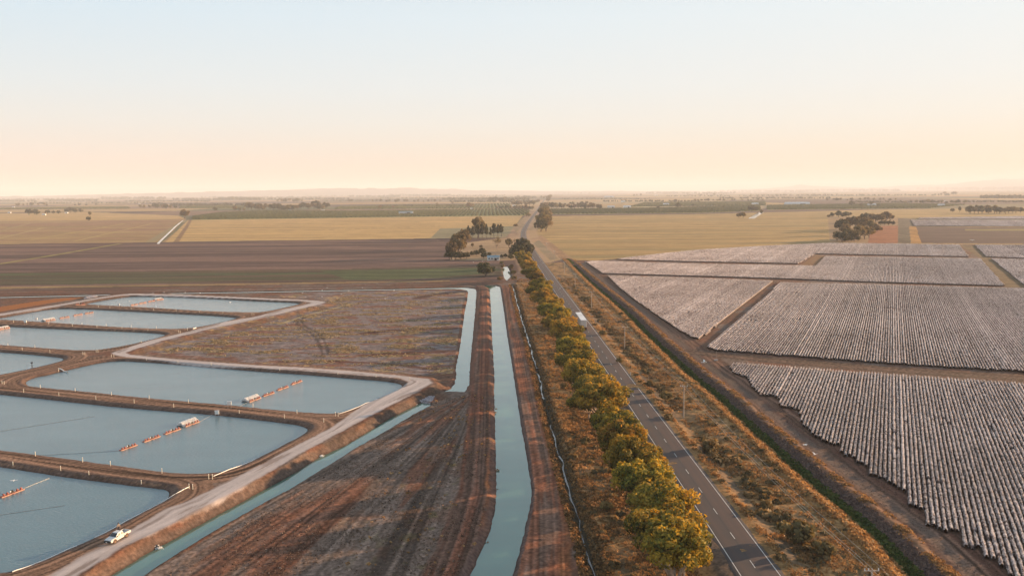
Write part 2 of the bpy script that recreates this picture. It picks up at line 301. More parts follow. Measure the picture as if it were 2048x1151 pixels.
for k, v in K.items():
    idx = field(v, (.095,.058,.044), .2, 20, 20, 31)
# general bare farm soil right of the ditch and around ponds
NEARX = [(-700,590),(-300,583),(0,577.5),(400,571),(700,566),(1000,560),(1030,575),(1130,521),(1190,521),(1230,518.5),(1400,524),(1600,528.5),(1630,509),(1655,509),(1625,533),(1600,533),(1400,529),(1180,524),(1167,526),(1200,548),(1400,553),(1600,559),(2012,574),(1965,517),(1945,490),(1950,490),(1985,518),(2050,574),(2400,592),(2400,586),(1562,566),(1407,700),(1536,710),(2400,772),(2400,795),(1800,753),(1465,727),(1457,738)]
KW = {k: PXL(v, 0) for k, v in K.items()}
kin = np.zeros(n, bool)
for v in KW.values():
    idx = near(v, 1); kin[idx[inside(v, X[idx], Y[idx])]] = True
# everything nearer than the farm track at the top of the pond scheme / the paddock road on the right
lim = PXL([(-700,592),(-300,583),(0,577.5),(400,571),(700,566),(1000,560),(1012,556),(1022,548),(1120,519),(1190,521),(1235,517),(1330,506),(1400,499),(1536,490.5),(1661,485),(1780,486),(1918,488.5),(2400,491),(2600,1300),(-1200,1300),(-1100,700)], 0)
idx = near(lim, 1); idx = idx[inside(lim, X[idx], Y[idx]) & ~kin[idx]]
x, y = X[idx], Y[idx]; gx = GX[idx]; gy = GY[idx]
q1 = fbm(x/26, y/26, 50, 5); q2 = fbm(x/6+9, y/6, 51, 4); q3 = fbm(x/1.1, y/1.1, 52, 3)
cc = c_brn[None]*(1-ss(.42, .6, q1)[:, None])+c_gry[None]*ss(.42, .6, q1)[:, None]
k = ss(.53, .66, q2)[:, None]; cc = cc*(1-k*.7)+c_red[None]*k*.7
C[idx] = cc*(.4+1.2*q3)[:, None]
near_i = idx
def zone_poly(px, fn, z=0, m=1):
    poly = PXL(px, z); idx = near(poly, m); idx = idx[inside(poly, X[idx], Y[idx])]
    fn(idx, X[idx], Y[idx])
# scrubby paddock behind the pond scheme
def scrub(idx, x, y):
    b = np.array((.205,.158,.145))[None]*(.5+1.0*fbm(x/5, y/2.2, 60, 4))[:, None]
    a = fbm(x/9+.02*y, y/3.2, 61, 5)
    rr_ = ss(.50, .62, a)[:, None]*.8; b = b*(1-rr_)+c_red[None]*rr_*1.05
    g_ = ss(.55, .64, fbm(x/12, y/4, 62, 5))*ss(.3, .6, fbm(x/1.0, y/.9, 63, 2)); b = b*(1-g_[:, None])+np.array((.42,.27,.12))[None]*g_[:, None]
    g_ = ss(.66, .74, fbm(x/10+40, y/5, 66, 5)); b = b*(1-g_[:, None]*.8)+np.array((.20,.14,.07))[None]*g_[:, None]*.8
    C[idx] = b*(.5+1.0*fbm(x/1.3, y/1.3, 64, 3))[:, None]
zone_poly([(560,625),(640,606),(660,603),(640,598),(560,594),(560,586),(700,583),(840,580),(905,580),(930,585),(925,610),(912,700),(908,745),(850,750),(700,737),(500,725),(300,708),(280,700),(400,666)], scrub)
def tracks(line, lo, hi, cols, seed, f=1.4, al=.02, side=None, st=1.):
    L = np.asarray(line); idx = near(L, max(abs(lo), abs(hi))+4); idx = idx[~kin[idx]]
    d, s, p = segd(L, X[idx], Y[idx]); e = s
    wob = (fbm(p/14, d*0, seed+3, 3)-.5)*2.2
    m = ss(lo-.5, lo+.5, e+wob)*(1-ss(hi-.5, hi+.5, e+wob)); k = m > .01
    idx, e, p, m = idx[k], e[k], p[k], m[k]
    v = fbm(e*f, p*al, seed, 4); v2 = fbm(e*f*.35, p*al*2.2, seed+7, 4)
    a = ss(.35, .65, v)[:, None]; b = ss(.42, .6, v2)[:, None]
    cc = (np.array(cols[0])*(1-a)+np.array(cols[1])*a); cc = cc*(1-b*.75)+np.array(cols[2])*b*.75
    cc *= ((.5+1.0*fbm(X[idx]/.8, Y[idx]/.8, seed+5, 2))*(.45+1.1*vn(e*2.3, p*.01, seed+9)))[:, None]
    C[idx] = C[idx]*(1-m*st)[:, None]+cc*(m*st)[:, None]
    Z[idx] += m*(v-.5)*.09*lod[idx]
    return idx
# triangular working ground between the two channels: passes fan out along the narrow channel
cl1 = smooth_line(PXL([(860,812),(787,850),(700,905),(560,990),(430,1065),(280,1160),(200,1215)], 0), 2)[::-1]
tri = PXL([(868,800),(930,790),(985,790),(990,860),(992,985),(978,1067),(925,1200),(262,1200),(300,1145),(520,1012),(720,892),(862,811)], 0)
idx = near(tri, 1); idx = idx[inside(tri, X[idx], Y[idx])]
d1, s1, p1 = segd(np.array([tuple(q) for q in cl1]), X[idx], Y[idx])
apex = np.array(PX(965, 770)); ang = np.arctan2(X[idx]-apex[0], apex[1]-Y[idx]); rad_ = np.hypot(X[idx]-apex[0], apex[1]-Y[idx])
q = fbm(ang*26, rad_/42, 70, 5); qf = fbm(ang*110, rad_/25, 71, 4); qb = fbm(X[idx]/5, Y[idx]/9, 72, 5)
cc = c_gry[None]*(.72+.5*qf)[:, None]; k = ss(.52, .66, q)[:, None]*.8; cc = cc*(1-k)+(c_red*.85)[None]*k*(.8+.4*qf)[:, None]
k = ss(.56, .66, qb)[:, None]*.6; cc = cc*(1-k)+c_brn[None]*k
grn = ss(.66, .74, fbm(X[idx]/2.1, Y[idx]/2.1, 74, 3))*ss(-40, -12, X[idx])*ss(230, 200, Y[idx])
cc = cc*(1-grn[:, None]*.6)+np.array((.12,.095,.035))[None]*grn[:, None]*.6
C[idx] = cc*((.35+1.3*fbm(X[idx]/.55, Y[idx]/.55, 73, 3))*(.4+1.2*vn(ang*170, rad_/60, 78)))[:, None]; Z[idx] += ((qf-.5)*.16+(q-.5)*.5+(fbm(X[idx]/3, Y[idx]/3, 76, 3)-.5)*.25)*lod[idx]
# levee roads beside the main channel
lv = PXL([(965,572),(967,620),(966,700),(962,800),(960,870),(952,985),(925,1080),(895,1160),(880,1200)], .3)
tracks(lv[::-1], -4.4, 4.6, ((.17,.068,.04), (.22,.09,.055), (.14,.085,.062)), 80, 1.6, .015)
rv = PXL([(1012,572),(1022,640),(1034,700),(1050,780),(1066,860),(1082,940),(1086,1000),(1088,1060),(1086,1200)], .1)
tracks(rv[::-1], -4.0, 3.6, ((.20,.078,.044), (.25,.105,.062), (.17,.11,.082)), 84, 1.7, .015)
rv2 = rv+np.array((4.0, 0))
tracks(rv2[::-1], -1.0, 1.2, ((.24,.085,.04), (.28,.11,.05), (.2,.09,.05)), 86, 1.2, .1)
tracks(lv[::-1], 2.7, 5.2, ((.30,.10,.036), (.36,.13,.05), (.20,.08,.045)), 88, 1.2, .12)  # orange sunlight on the channel-facing slope put into the soil colour
# far farm track bands at the head of the scheme
for yy0, yy1, c_, s_ in ((569.5, 572.2, c_dark, 1), (573, 577, (.11,.062,.045), 2), (580, 584, (.10,.05,.035), 3)):
    poly = [(-400, yy0+14), (0, yy0+6), (500, yy0+1.5), (975, yy0-6), (975, yy1-7), (500, yy1), (0, yy1+6), (-400, yy1+14)]
    zone_poly(poly, lambda i_, x_, y_: mixc(i_, np.array(c_), .35+.65*ss(.3, .6, fbm(x_/60, y_/3, 90+s_, 3))))
zone_poly([(-60,634),(0,623),(100,606),(180,593.5),(110,597),(0,613),(-60,622)], lambda i_, x_, y_: mixc(i_, np.array((.34,.12,.035)), np.full(len(i_), .95)))
# verge between creek and highway, scrubby grass
u = X-roadx(Y)
idx = np.nonzero((Y < 760) & (u > -27) & (u < 30))[0]
cd, cs, cp = segd(CREEK, X[idx], Y[idx]); m = (cs > -2.5) & (Y[idx] < 600) | ((Y[idx] >= 600) & (u[idx] > -12)); idx = idx[m]
dd, dsd, dp = segd(DITCH, X[idx], Y[idx]); m = dsd < 0; idx = idx[m]
x, y, w = X[idx], Y[idx], u[idx]
a = fbm(x/4, y/4, 100, 5); b = fbm(x/1.2, y/1.2, 101, 4); c3 = fbm(x/14, y/22, 102, 3)
grass = np.array((.36,.20,.085))[None]*(.6+.8*b)[:, None]; k = ss(.45, .6, a)[:, None]
cc = grass*(1-k)+np.array((.20,.125,.065))[None]*k*(.6+.8*b)[:, None]
k = ss(.58, .68, fbm(x/3+7, y/3, 103, 4))[:, None]*.8; cc = cc*(1-k)+np.array((.07,.06,.03))[None]*k
k = (ss(-9, -5.6, w)*(1-ss(-4.2, -3.8, w)))[:, None]; k = k*.85; cc = cc*(1-k)+np.array((.115,.085,.07))[None]*k*(.8+.4*b)[:, None]
k = (ss(3.9, 4.3, w)*(1-ss(6.0, 7.2, w+1.5*(a-.5)*2)))[:, None]*.75; cc = cc*(1-k)+np.array((.26,.145,.06))[None]*k*(.8+.4*b)[:, None]
k = (ss(6.6, 7.6, w)*(1-ss(9, 10.5, w)))[:, None]*.6*ss(.4, .6, c3)[:, None]; cc = cc*(1-k)+np.array((.10,.08,.065))[None]*k
C[idx] = cc
Z[idx] += (a-.5)*.5*lod[idx]*ss(5.5, 9, np.abs(w))+(b-.5)*.22*lod[idx]*ss(5, 7, np.abs(w))
# road formation
e = np.abs(u); idx = np.nonzero((Y < 640) & (e < 16))[0]; Z[idx] += (1-ss(430, 600, Y[idx])*.75)*(.55*(1-ss(5.0, 9.5, e[idx]))-.25*np.exp(-((e[idx]-10.5)/1.6)**2))
# green ditch, weeds and haul track
L = DITCH; idx = near(L, 30); d, s, p = segd(L, X[idx], Y[idx])
m = (s > -5.5) & (s < 26) & (Y[idx] < 740) & ~kin[idx]; idx, s, p = idx[m], s[m], p[m]
s = s+(fbm(p/7, s*0, 110, 3)-.5)*1.3
bfine = .6+.8*fbm(X[idx]/.9, Y[idx]/.9, 111, 3)
def band(lo, hi, col, am=1., soft=.5):
    m = ss(lo-soft, lo+soft, s)*(1-ss(hi-soft, hi+soft, s))*am; mixc(idx, np.array(col)[None]*bfine[:, None], m)
band(-5, -1.2, (.26,.16,.055)); band(-1.2, 0, (.10,.07,.05)); band(0, 1.6, (.05,.075,.025)); band(1.4, 4.4, (.13,.095,.08)); band(4.2, 6.8, (.22,.12,.07), .75)
v = fbm(s*1.5, p*.012, 112, 4); v2 = fbm(s*.5, p*.02, 113, 3)
m = ss(6.3, 7.2, s)*(1-ss(17, 19, s)); cc = np.array((.135,.072,.048))[None]*((.45+1.1*ss(.3, .7, v))*(.5+1.0*vn(s*2.6, p*.006, 119)))[:, None]; k = ss(.5, .62, v2)[:, None]*.7
k2 = np.exp(-((s-9.8)/1.7)**2)[:, None]; cc = cc*(1-k)+np.array((.13,.06,.042))[None]*k; cc = cc*(1-k2*.7)+np.array((.17,.125,.10))[None]*k2*.7*(.7+.6*v)[:, None]
C[idx] = C[idx]*(1-m[:, None])+cc*m[:, None]; Z[idx] += m*(v-.5)*.10*lod[idx]
dz = np.minimum(0, -1.7+np.abs(s)*.42); Z[idx] += dz+.35*np.exp(-((s-5.6)/1.2)**2)+.2*np.exp(-((s+4.8)/1.)**2)
# headland between near and middle cotton
hl = PXL([(1410,706),(1536,718),(1800,741),(2048,758),(2400,786)], 0)
tracks(hl, -6, 6, ((.115,.07,.05), (.15,.085,.06), (.10,.065,.045)), 120, 1.5, .02)
# cotton headland bank between blocks, grassy strip on the right
zone_poly([(1920,490),(1949,490),(1985,519),(2052,574),(2012,574),(1962,518)], lambda i_, x_, y_: mixc(i_, np.array((.17,.115,.06))[None]*(.5+fbm(x_/4, y_/4, 130, 3))[:, None], np.full(len(i_), .9)))
zone_poly([(1598,532),(1633,508.5),(1650,512),(1628,533)], lambda i_, x_, y_: mixc(i_, np.array((.24,.13,.06)), np.full(len(i_), .8)))
# small relief everywhere bare
i0 = near_i; Z[i0] += (fbm(X[i0]/2.2, Y[i0]/2.2, 140, 4)-.5)*.14*lod[i0]+(fbm(X[i0]/18, Y[i0]/18, 141, 2)-.5)*.3*lod[i0]

# --- pond platform and excavations
d, s, p = segd(PLAT, X[:], Y[:], True) if False else (None, None, None)
idx = near(PLAT, 8); ins = inside(PLAT, X[idx], Y[idx]); sub = idx
bnd = np.full(len(sub), 99.); 
d, _, p = segd(PLAT, X[sub], Y[sub], True)
sgn = np.where(ins, -d, d); wob = (fbm(X[sub]/3, Y[sub]/3, 150, 3)-.5)*1.2
pl = TOP_Z*(1-ss(-.3, 3.4, sgn+wob*.6)); 
outside = ~ins
Z[sub] = Z[sub]*np.where(ins, .35, 1)+pl
m = ss(-.2, .6, sgn)*(1-ss(2.8, 4.2, sgn)); mixc(sub, (np.array((.085,.06,.045))[None]+np.array((.07,.022,.004))[None]*ss(.5,.62,fbm(X[sub]/6, Y[sub]/6, 155, 3))[:, None])*(.4+1.2*fbm(X[sub]/1.2, Y[sub]/1.2, 151, 3))[:, None], m*.8)  # outer bank slope coloured darker, in large patches, in place of tree shade
# bank tops: dirt with wheel tracks following the ponds
dmin = np.full(n, 99.); 
for k, v in PONDW.items():
    idx = near(v, 22); dd, _, pp = segd(v, X[idx], Y[idx], True); ii = inside(v, X[idx], Y[idx]); sg = np.where(ii, -dd, dd)
    sg = sg+(fbm(X[idx]/2, Y[idx]/2, 160, 3)-.5)*.5
    top = (sg > 1.2) & (sg < 9) & ins[np.searchsorted(sub, np.clip(idx, 0, n-1)) % len(sub)] & np.isin(idx, sub[ins])
    j = idx[top]; vv = fbm(sg[top]*1.3, pp[top]*.02, 161, 4)
    cc = np.array((.215,.122,.078))[None]*(.2+1.6*ss(.2,.8,vv))[:, None]; near_w = (sg[top] < dmin[j])[:, None]
    C[j] = np.where(near_w, cc, C[j]); dmin[j] = np.minimum(dmin[j], sg[top])
    bank = (sg > -6) & (sg < 3); j = idx[bank]
    cc = np.array((.135,.085,.065))[None]*(.55+.9*fbm(X[j]/.9, Y[j]/.9, 162, 3))[:, None]
    mm = 1-ss(1.9, 3.0, sg[bank]); C[j] = C[j]*(1-mm[:, None])+cc*mm[:, None]
    wet = 1-ss(.05, .5, sg[bank]); C[j] *= (1-.5*wet[:, None])
    hgt = POND_Z+np.where(sg > 0, sg*.5, sg*.5); hgt = np.maximum(hgt, -1.2)
    Z[idx] = np.minimum(Z[idx], hgt+(fbm(X[idx]/1.1, Y[idx]/1.1, 163, 2)-.5)*.1*(sg > .3))
def excavate(poly, zw, slope, col, seed, rag=.7, depth=-2.2, closed=True, half=0.):
    idx = near(poly, 14); dd, _, pp = segd(poly, X[idx], Y[idx], closed)
    sg = np.where(inside(poly, X[idx], Y[idx]), -dd, dd) if closed else dd-half
    sg = sg+(fbm(X[idx]/2.3, Y[idx]/2.3, seed, 3)-.5)*rag
    hgt = np.maximum(zw+sg*slope, depth); m = hgt < Z[idx]
    j = idx[m]; Z[j] = hgt[m]
    mm = (1-ss(.6, 2.6, sg[m]))
    C[j] = C[j]*(1-mm[:, None]*.8)+np.array(col)[None]*(.6+.8*fbm(X[j]/.9, Y[j]/.9, seed+1, 3))[:, None]*mm[:, None]*.8
    C[j] *= (1-.45*(1-ss(.0, .5, sg[m])))[:, None]
for pts, w, col, sd in (([(735,666),(760,662),(800,660),(905,656)], 6.5, (.085,.032,.022), 1), ([(728,710),(800,706),(885,703)], 4.5, (.10,.038,.026), 2), ([(660,722),(780,727),(868,738)], 3.0, (.12,.045,.03), 3), ([(836,596),(858,590),(905,585)], 8., (.09,.045,.035), 4), ([(560,648),(596,636),(625,627),(700,608)], 1.2, (.42,.31,.16), 5),
    ([(596,637),(594,648),(606,657),(630,670),(640,690),(646,710)], .5, (.07,.05,.045), 6), ([(606,635),(603,646),(616,656),(641,668),(652,688),(658,708)], .5, (.07,.05,.045), 7), ([(690,612),(720,632),(745,655)], 2.6, (.22,.17,.155), 8)):
    L = smooth_line(PXL(pts), 2); idx = near(L, w+3); d, s, p = segd(L, X[idx], Y[idx]); mixc(idx, np.array(col), (1-ss(w*.5, w*.5+1.0, d+1.2*(vn(p/3, d*0, sd)-.5)))*.85)
m = (Y > 0); 
idx = near(lv, 7); d, s, p = segd(lv, X[idx], Y[idx]); Z[idx] += .55*(1-ss(3.4, 5.6, np.abs(s)))
excavate(C1, CAN_Z, .85, (.12,.085,.07), 170, .5); excavate(C2, CAN_Z, .5, (.16,.08,.055), 172); excavate(C3, CAN_Z, .62, (.12,.085,.075), 174, .4)
excavate(C4, CAN_Z, .6, (.12,.085,.06), 176)
excavate(CREEK, -1.1, .55, (.09,.075,.045), 178, .5, -1.5, False, .35)
mixm = near(CREEK, 4)
# gravel haul road on the banks
idx = near(GRAVEL, 2); gi = inside(GRAVEL, X[idx], Y[idx]); gd, _, gp = segd(GRAVEL, X[idx], Y[idx], True)
sg = np.where(gi, -gd, gd)+.35+(fbm(X[idx]/2.6, Y[idx]/2.6, 180, 3)-.5)*1.
m = 1-ss(-.5, .5, sg); x, y = X[idx], Y[idx]
streak = fbm(gd*1.3, gp*.03, 181, 4); br = ss(.6, .7, fbm(gd*.5, gp*.06, 182, 4))*.6
cc = c_grav[None]*(.62+.6*streak)[:, None]; cc = cc*(1-br[:, None])+c_gry[None]*1.1*br[:, None]
C[idx] = C[idx]*(1-m[:, None])+cc*m[:, None]
j = idx[m > .5]; ZONE[j] = 1; Z[idx] += m*(streak-.5)*.05
C = np.clip(C, .005, .8)
# low hills on the horizon
Zr = Z.reshape(NR, NC)

m_ground = mat('soil_and_grass', rough=.95, noise=.34, scale=1.5, spec=.1, attr='Col', bump=.05, bscale=3)
m_gravel = mat('compacted_gravel', rough=.95, noise=.07, scale=.8, spec=.1, attr='Col', bump=.008, bscale=3)
VV = np.stack([X, Y, Z], 1)
q = np.arange(NR*NC).reshape(NR, NC)
FQ = np.stack([q[:-1, :-1].ravel(), q[:-1, 1:].ravel(), q[1:, 1:].ravel(), q[1:, :-1].ravel()], 1)
fz = ZONE[FQ[:, 0]]
NAMES = {0: 'ground', 1: 'gravel_road', 2: 'dry_grass_field', 3: 'dry_grass_field', 4: 'ploughed_field', 5: 'dry_grass_field', 6: 'ploughed_field'}
for zid, nm in NAMES.items():
    f = FQ[fz == zid]
    if not len(f): continue
    uq, inv = np.unique(f.ravel(), return_inverse=True)
    o = mesh_np(nm, VV[uq], inv.reshape(-1, 4), m_gravel if zid == 1 else m_ground, smooth=True, cols=C[uq]); tag(o, kind='structure')
def ground_z(x, y):
    "height of the terrain at a plan point"
    if y < ys[0]: return 0.
    r = int(np.searchsorted(ys, y))-1; r = max(0, min(NR-2, r)); hw = .70*ys[r]+45
    c = int((x/hw+1)/2*(NC-1)); c = max(0, min(NC-2, c)); return float(Zr[r, c])
# the plain goes on outside the surveyed fan
m_far = mat('plain_soil', (.2,.13,.08), .95, .3, .01)
S = 44000.
o = mesh_np('plain', [(-S, -5800, -4.5), (S, -5800, -4.5), (S, 42800, -4.5), (-S, 42800, -4.5)], [(0, 1, 2, 3)], m_far); tag(o, kind='structure')

# ---------------------------------------------------------------- water
def water_mat(name, col, rough, bscale, bump, ior=1.4):
    m = bpy.data.materials.new(name); m.use_nodes = True; t = m.node_tree; b = t.nodes['Principled BSDF']
    b.inputs['Base Color'].default_value = (*col, 1); b.inputs['Roughness'].default_value = rough; b.inputs['IOR'].default_value = ior; b.inputs['Subsurface Weight'].default_value = .9; b.inputs['Subsurface Radius'].default_value = (1.5, 2.5, 2.5); b.inputs['Subsurface Scale'].default_value = 1.6
    g = N(t, 'ShaderNodeNewGeometry'); mp = N(t, 'ShaderNodeMapping'); mp.inputs['Scale'].default_value = (1, 2.2, 1); mp.inputs['Rotation'].default_value = (0, 0, .6)
    t.links.new(g.outputs['Position'], mp.inputs[0])
    nz = N(t, 'ShaderNodeTexNoise'); nz.inputs['Scale'].default_value = bscale; nz.inputs['Detail'].default_value = 3; t.links.new(mp.outputs[0], nz.inputs['Vector'])
    bm = N(t, 'ShaderNodeBump'); bm.inputs['Distance'].default_value = bump; t.links.new(nz.outputs[0], bm.inputs['Height']); t.links.new(bm.outputs[0], b.inputs['Normal'])
    n2 = N(t, 'ShaderNodeTexNoise'); n2.inputs['Scale'].default_value = .035; n2.inputs['Detail'].default_value = 4; t.links.new(mp.outputs[0], n2.inputs['Vector'])
    r = ramp(t, [(.3, tuple(c*.9 for c in col)), (.7, tuple(c*1.1 for c in col))], n2.outputs[0]); t.links.new(r.outputs[0], b.inputs['Base Color'])
    n3 = N(t, 'ShaderNodeTexNoise'); n3.inputs['Scale'].default_value = .02; n3.inputs['Detail'].default_value = 5; t.links.new(mp.outputs[0], n3.inputs['Vector']); mr_ = N(t, 'ShaderNodeMapRange'); t.links.new(n3.outputs[0], mr_.inputs[0]); mr_.inputs[1].default_value = .4; mr_.inputs[2].default_value = .6; mr_.inputs[3].default_value = rough*.6; mr_.inputs[4].default_value = rough*2.6; t.links.new(mr_.outputs[0], b.inputs['Roughness'])
    return m
m_pond = water_mat('pond_water', (.095, .17, .19), .06, 1.3, .08, 1.6)
m_canal = water_mat('channel_water', (.072, .175, .135), .02, 1.2, .004, 1.95)
def sheet(name, poly, z, m, grow=2.5):
    P = np.asarray(poly); A = sum(P[i][0]*P[(i+1) % len(P)][1]-P[(i+1) % len(P)][0]*P[i][1] for i in range(len(P)))
    out = []
    for i in range(len(P)):
        a, b, c = P[i-1], P[i], P[(i+1) % len(P)]; t = c-a; L = np.hypot(*t)+1e-6; nn = np.array((t[1], -t[0]))/L*(1 if A > 0 else -1); out.append(b+nn*grow)
    me = bpy.data.meshes.new(name); 
    import mathutils
    tris = mathutils.geometry.tessellate_polygon([[Vector((p[0], p[1], 0)) for p in out]])
    me.from_pydata([(p[0], p[1], z) for p in out], [], [tuple(t) for t in tris]); me.update(); me.materials.append(m)
    import bmesh
    bm = bmesh.new(); bm.from_mesh(me); bmesh.ops.recalc_face_normals(bm, faces=bm.faces)
    for f in bm.faces:
        if f.normal.z < 0: f.normal_flip()
    bm.to_mesh(me); bm.free()
    return tag(link(bpy.data.objects.new(name, me)), kind='structure')
for k, v in PONDW.items(): sheet('pond_water', v, POND_Z, m_pond, 1.0)
sheet('channel_water', C1, CAN_Z, m_canal, .9); sheet('channel_water', C2, CAN_Z, m_canal, .5); sheet('channel_water', C3, CAN_Z, m_canal, .9); sheet('channel_water', C4, CAN_Z, m_canal, .6)
ARM = smooth_line(PXL([(-260,600.5),(0,594.8),(88,592.8),(176,590.7),(240,589),(375,586.3),(540,583.7),(686,580.8),(789,579),(840,577.9),(891,576.8),(928,577)], .28), 2)
def ribbon(name, L, w, z, m, w2=None, zf=None):
    L = np.asarray(L); t = np.gradient(L, axis=0); t /= np.hypot(t[:, 0], t[:, 1])[:, None]; nn = np.stack([t[:, 1], -t[:, 0]], 1)
    w = np.broadcast_to(np.asarray(w, float), (len(L),)); w2 = -w if w2 is None else np.broadcast_to(w2, (len(L),))
    zz = np.full(len(L), z) if zf is None else zf
    a = L+nn*w[:, None]; b = L+nn*w2[:, None]
    V = np.vstack([np.column_stack([a, zz]), np.column_stack([b, zz])]); k = len(L)
    F = [(i, i+1, k+i+1, k+i) for i in range(k-1)]
    return mesh_np(name, V, F, m)
tag(ribbon('channel_water', ARM, 1.5, .28, m_canal), kind='structure')
m_creek = water_mat('creek_water', (.2,.2,.2), .05, 2, .01)
ca = np.concatenate([[0], np.cumsum(np.hypot(*(CREEK[1:]-CREEK[:-1]).T))]); cs_ = np.arange(0, ca[-1], 1.3)
CRD = np.column_stack([np.interp(cs_, ca, CREEK[:, 0])+(vn(cs_/6, cs_*0, 41)-.5)*.9, np.interp(cs_, ca, CREEK[:, 1])])
cw = .05+.30*vn(cs_/2.6, cs_*0, 4)*(.5+ss(120, 420, CRD[:, 1])*.9)
for lo, hi in ((0, 100), (128, 212), (218, 400), (402, 999)):
    k = (cs_ >= lo) & (cs_ < hi)
    if k.sum() > 3: tag(ribbon('creek_water', CRD[k], cw[k], -1.0, m_creek), kind='structure')
dw = smooth_line(PXL([(316,488),(322,481),(338,466),(352,452),(366,441)], -.3), 2)
tag(ribbon('creek_water', dw, 1.7, .12, m_creek), kind='structure')
dw = smooth_line(PXL([(1502,437),(1512,431),(1523,424)], 0), 2)
tag(ribbon('creek_water', dw, 7, .12, m_creek), kind='structure')

# ---------------------------------------------------------------- highway
dense = []
for a, b in zip(ROAD[:-1], ROAD[1:]):
    k = max(1, int(np.hypot(*(b-a))/12)); dense += [a+(b-a)*i/k for i in range(k)]
dense.append(ROAD[-1]); RD = np.array(dense)
rz = .66-.45*ss(450, 600, RD[:, 1])
def asphalt():
    m = bpy.data.materials.new('asphalt'); m.use_nodes = True; t = m.node_tree; b = t.nodes['Principled BSDF']; b.inputs['Roughness'].default_value = .85
    a = N(t, 'ShaderNodeAttribute'); a.attribute_name = 'val'
    nz = N(t, 'ShaderNodeTexNoise'); nz.inputs['Scale'].default_value = .25; nz.inputs['Detail'].default_value = 6; g = N(t, 'ShaderNodeNewGeometry'); t.links.new(g.outputs['Position'], nz.inputs['Vector'])
    ad = N(t, 'ShaderNodeMath', operation='MULTIPLY_ADD'); t.links.new(nz.outputs[0], ad.inputs[0]); ad.inputs[1].default_value = .35; t.links.new(a.outputs['Fac'], ad.inputs[2])
    r = ramp(t, [(0, (.042,.034,.034)), (.35, (.066,.051,.048)), (.7, (.088,.056,.047)), (1, (.11,.068,.057))], ad.outputs[0]); t.links.new(r.outputs[0], b.inputs['Base Color'])
    return m
t = np.gradient(RD, axis=0); t /= np.hypot(t[:, 0], t[:, 1])[:, None]; nn = np.stack([t[:, 1], -t[:, 0]], 1)
offs = [(-4.3, .0), (-3.75, .12), (-2.7, .22), (-2.0, .42), (-1.2, .25), (-.4, .2), (-.05, .0), (.3, .38), (1.2, .6), (1.9, .42), (2.7, .62), (3.4, .5), (3.75, .15), (4.3, .0)]
V = []; vals = []
for o_, v_ in offs:
    V.append(np.column_stack([RD+nn*o_, rz-.10*(abs(o_) > 4)-.0*rz])); vals.append(np.full(len(RD), v_))
k = len(RD); F = [(j*k+i, (j+1)*k+i, (j+1)*k+i+1, j*k+i+1) for j in range(len(offs)-1) for i in range(k-1)]
hw = mesh_np('highway', np.vstack(V), F, asphalt(), vals=np.concatenate(vals)); tag(hw, kind='structure')
m_paint = mat('road_paint', (.72,.70,.66), .6, .2, 2)
for sgn in (-1, 1):
    tag(ribbon('edge_line', RD, sgn*3.41, 0, m_paint, sgn*3.29, zf=rz+.006), kind='structure')
acc = np.concatenate([[0], np.cumsum(np.hypot(*(RD[1:]-RD[:-1]).T))])
V = []; F = []; s0 = 3.
while s0 < 1100:
    a = np.array([np.interp(s0, acc, RD[:, 0]), np.interp(s0, acc, RD[:, 1])]); b = np.array([np.interp(s0+3, acc, RD[:, 0]), np.interp(s0+3, acc, RD[:, 1])])
    z0 = float(np.interp(s0, acc, rz))+.006; tt = (b-a)/3; nq = np.array((tt[1], -tt[0]))*.055; q0 = len(V)
    V += [(*(a+nq), z0), (*(a-nq), z0), (*(b-nq), z0), (*(b+nq), z0)]; F.append((q0, q0+3, q0+2, q0+1)); s0 += 12
tag(mesh_np('centre_line', V, F, m_paint), kind='structure')
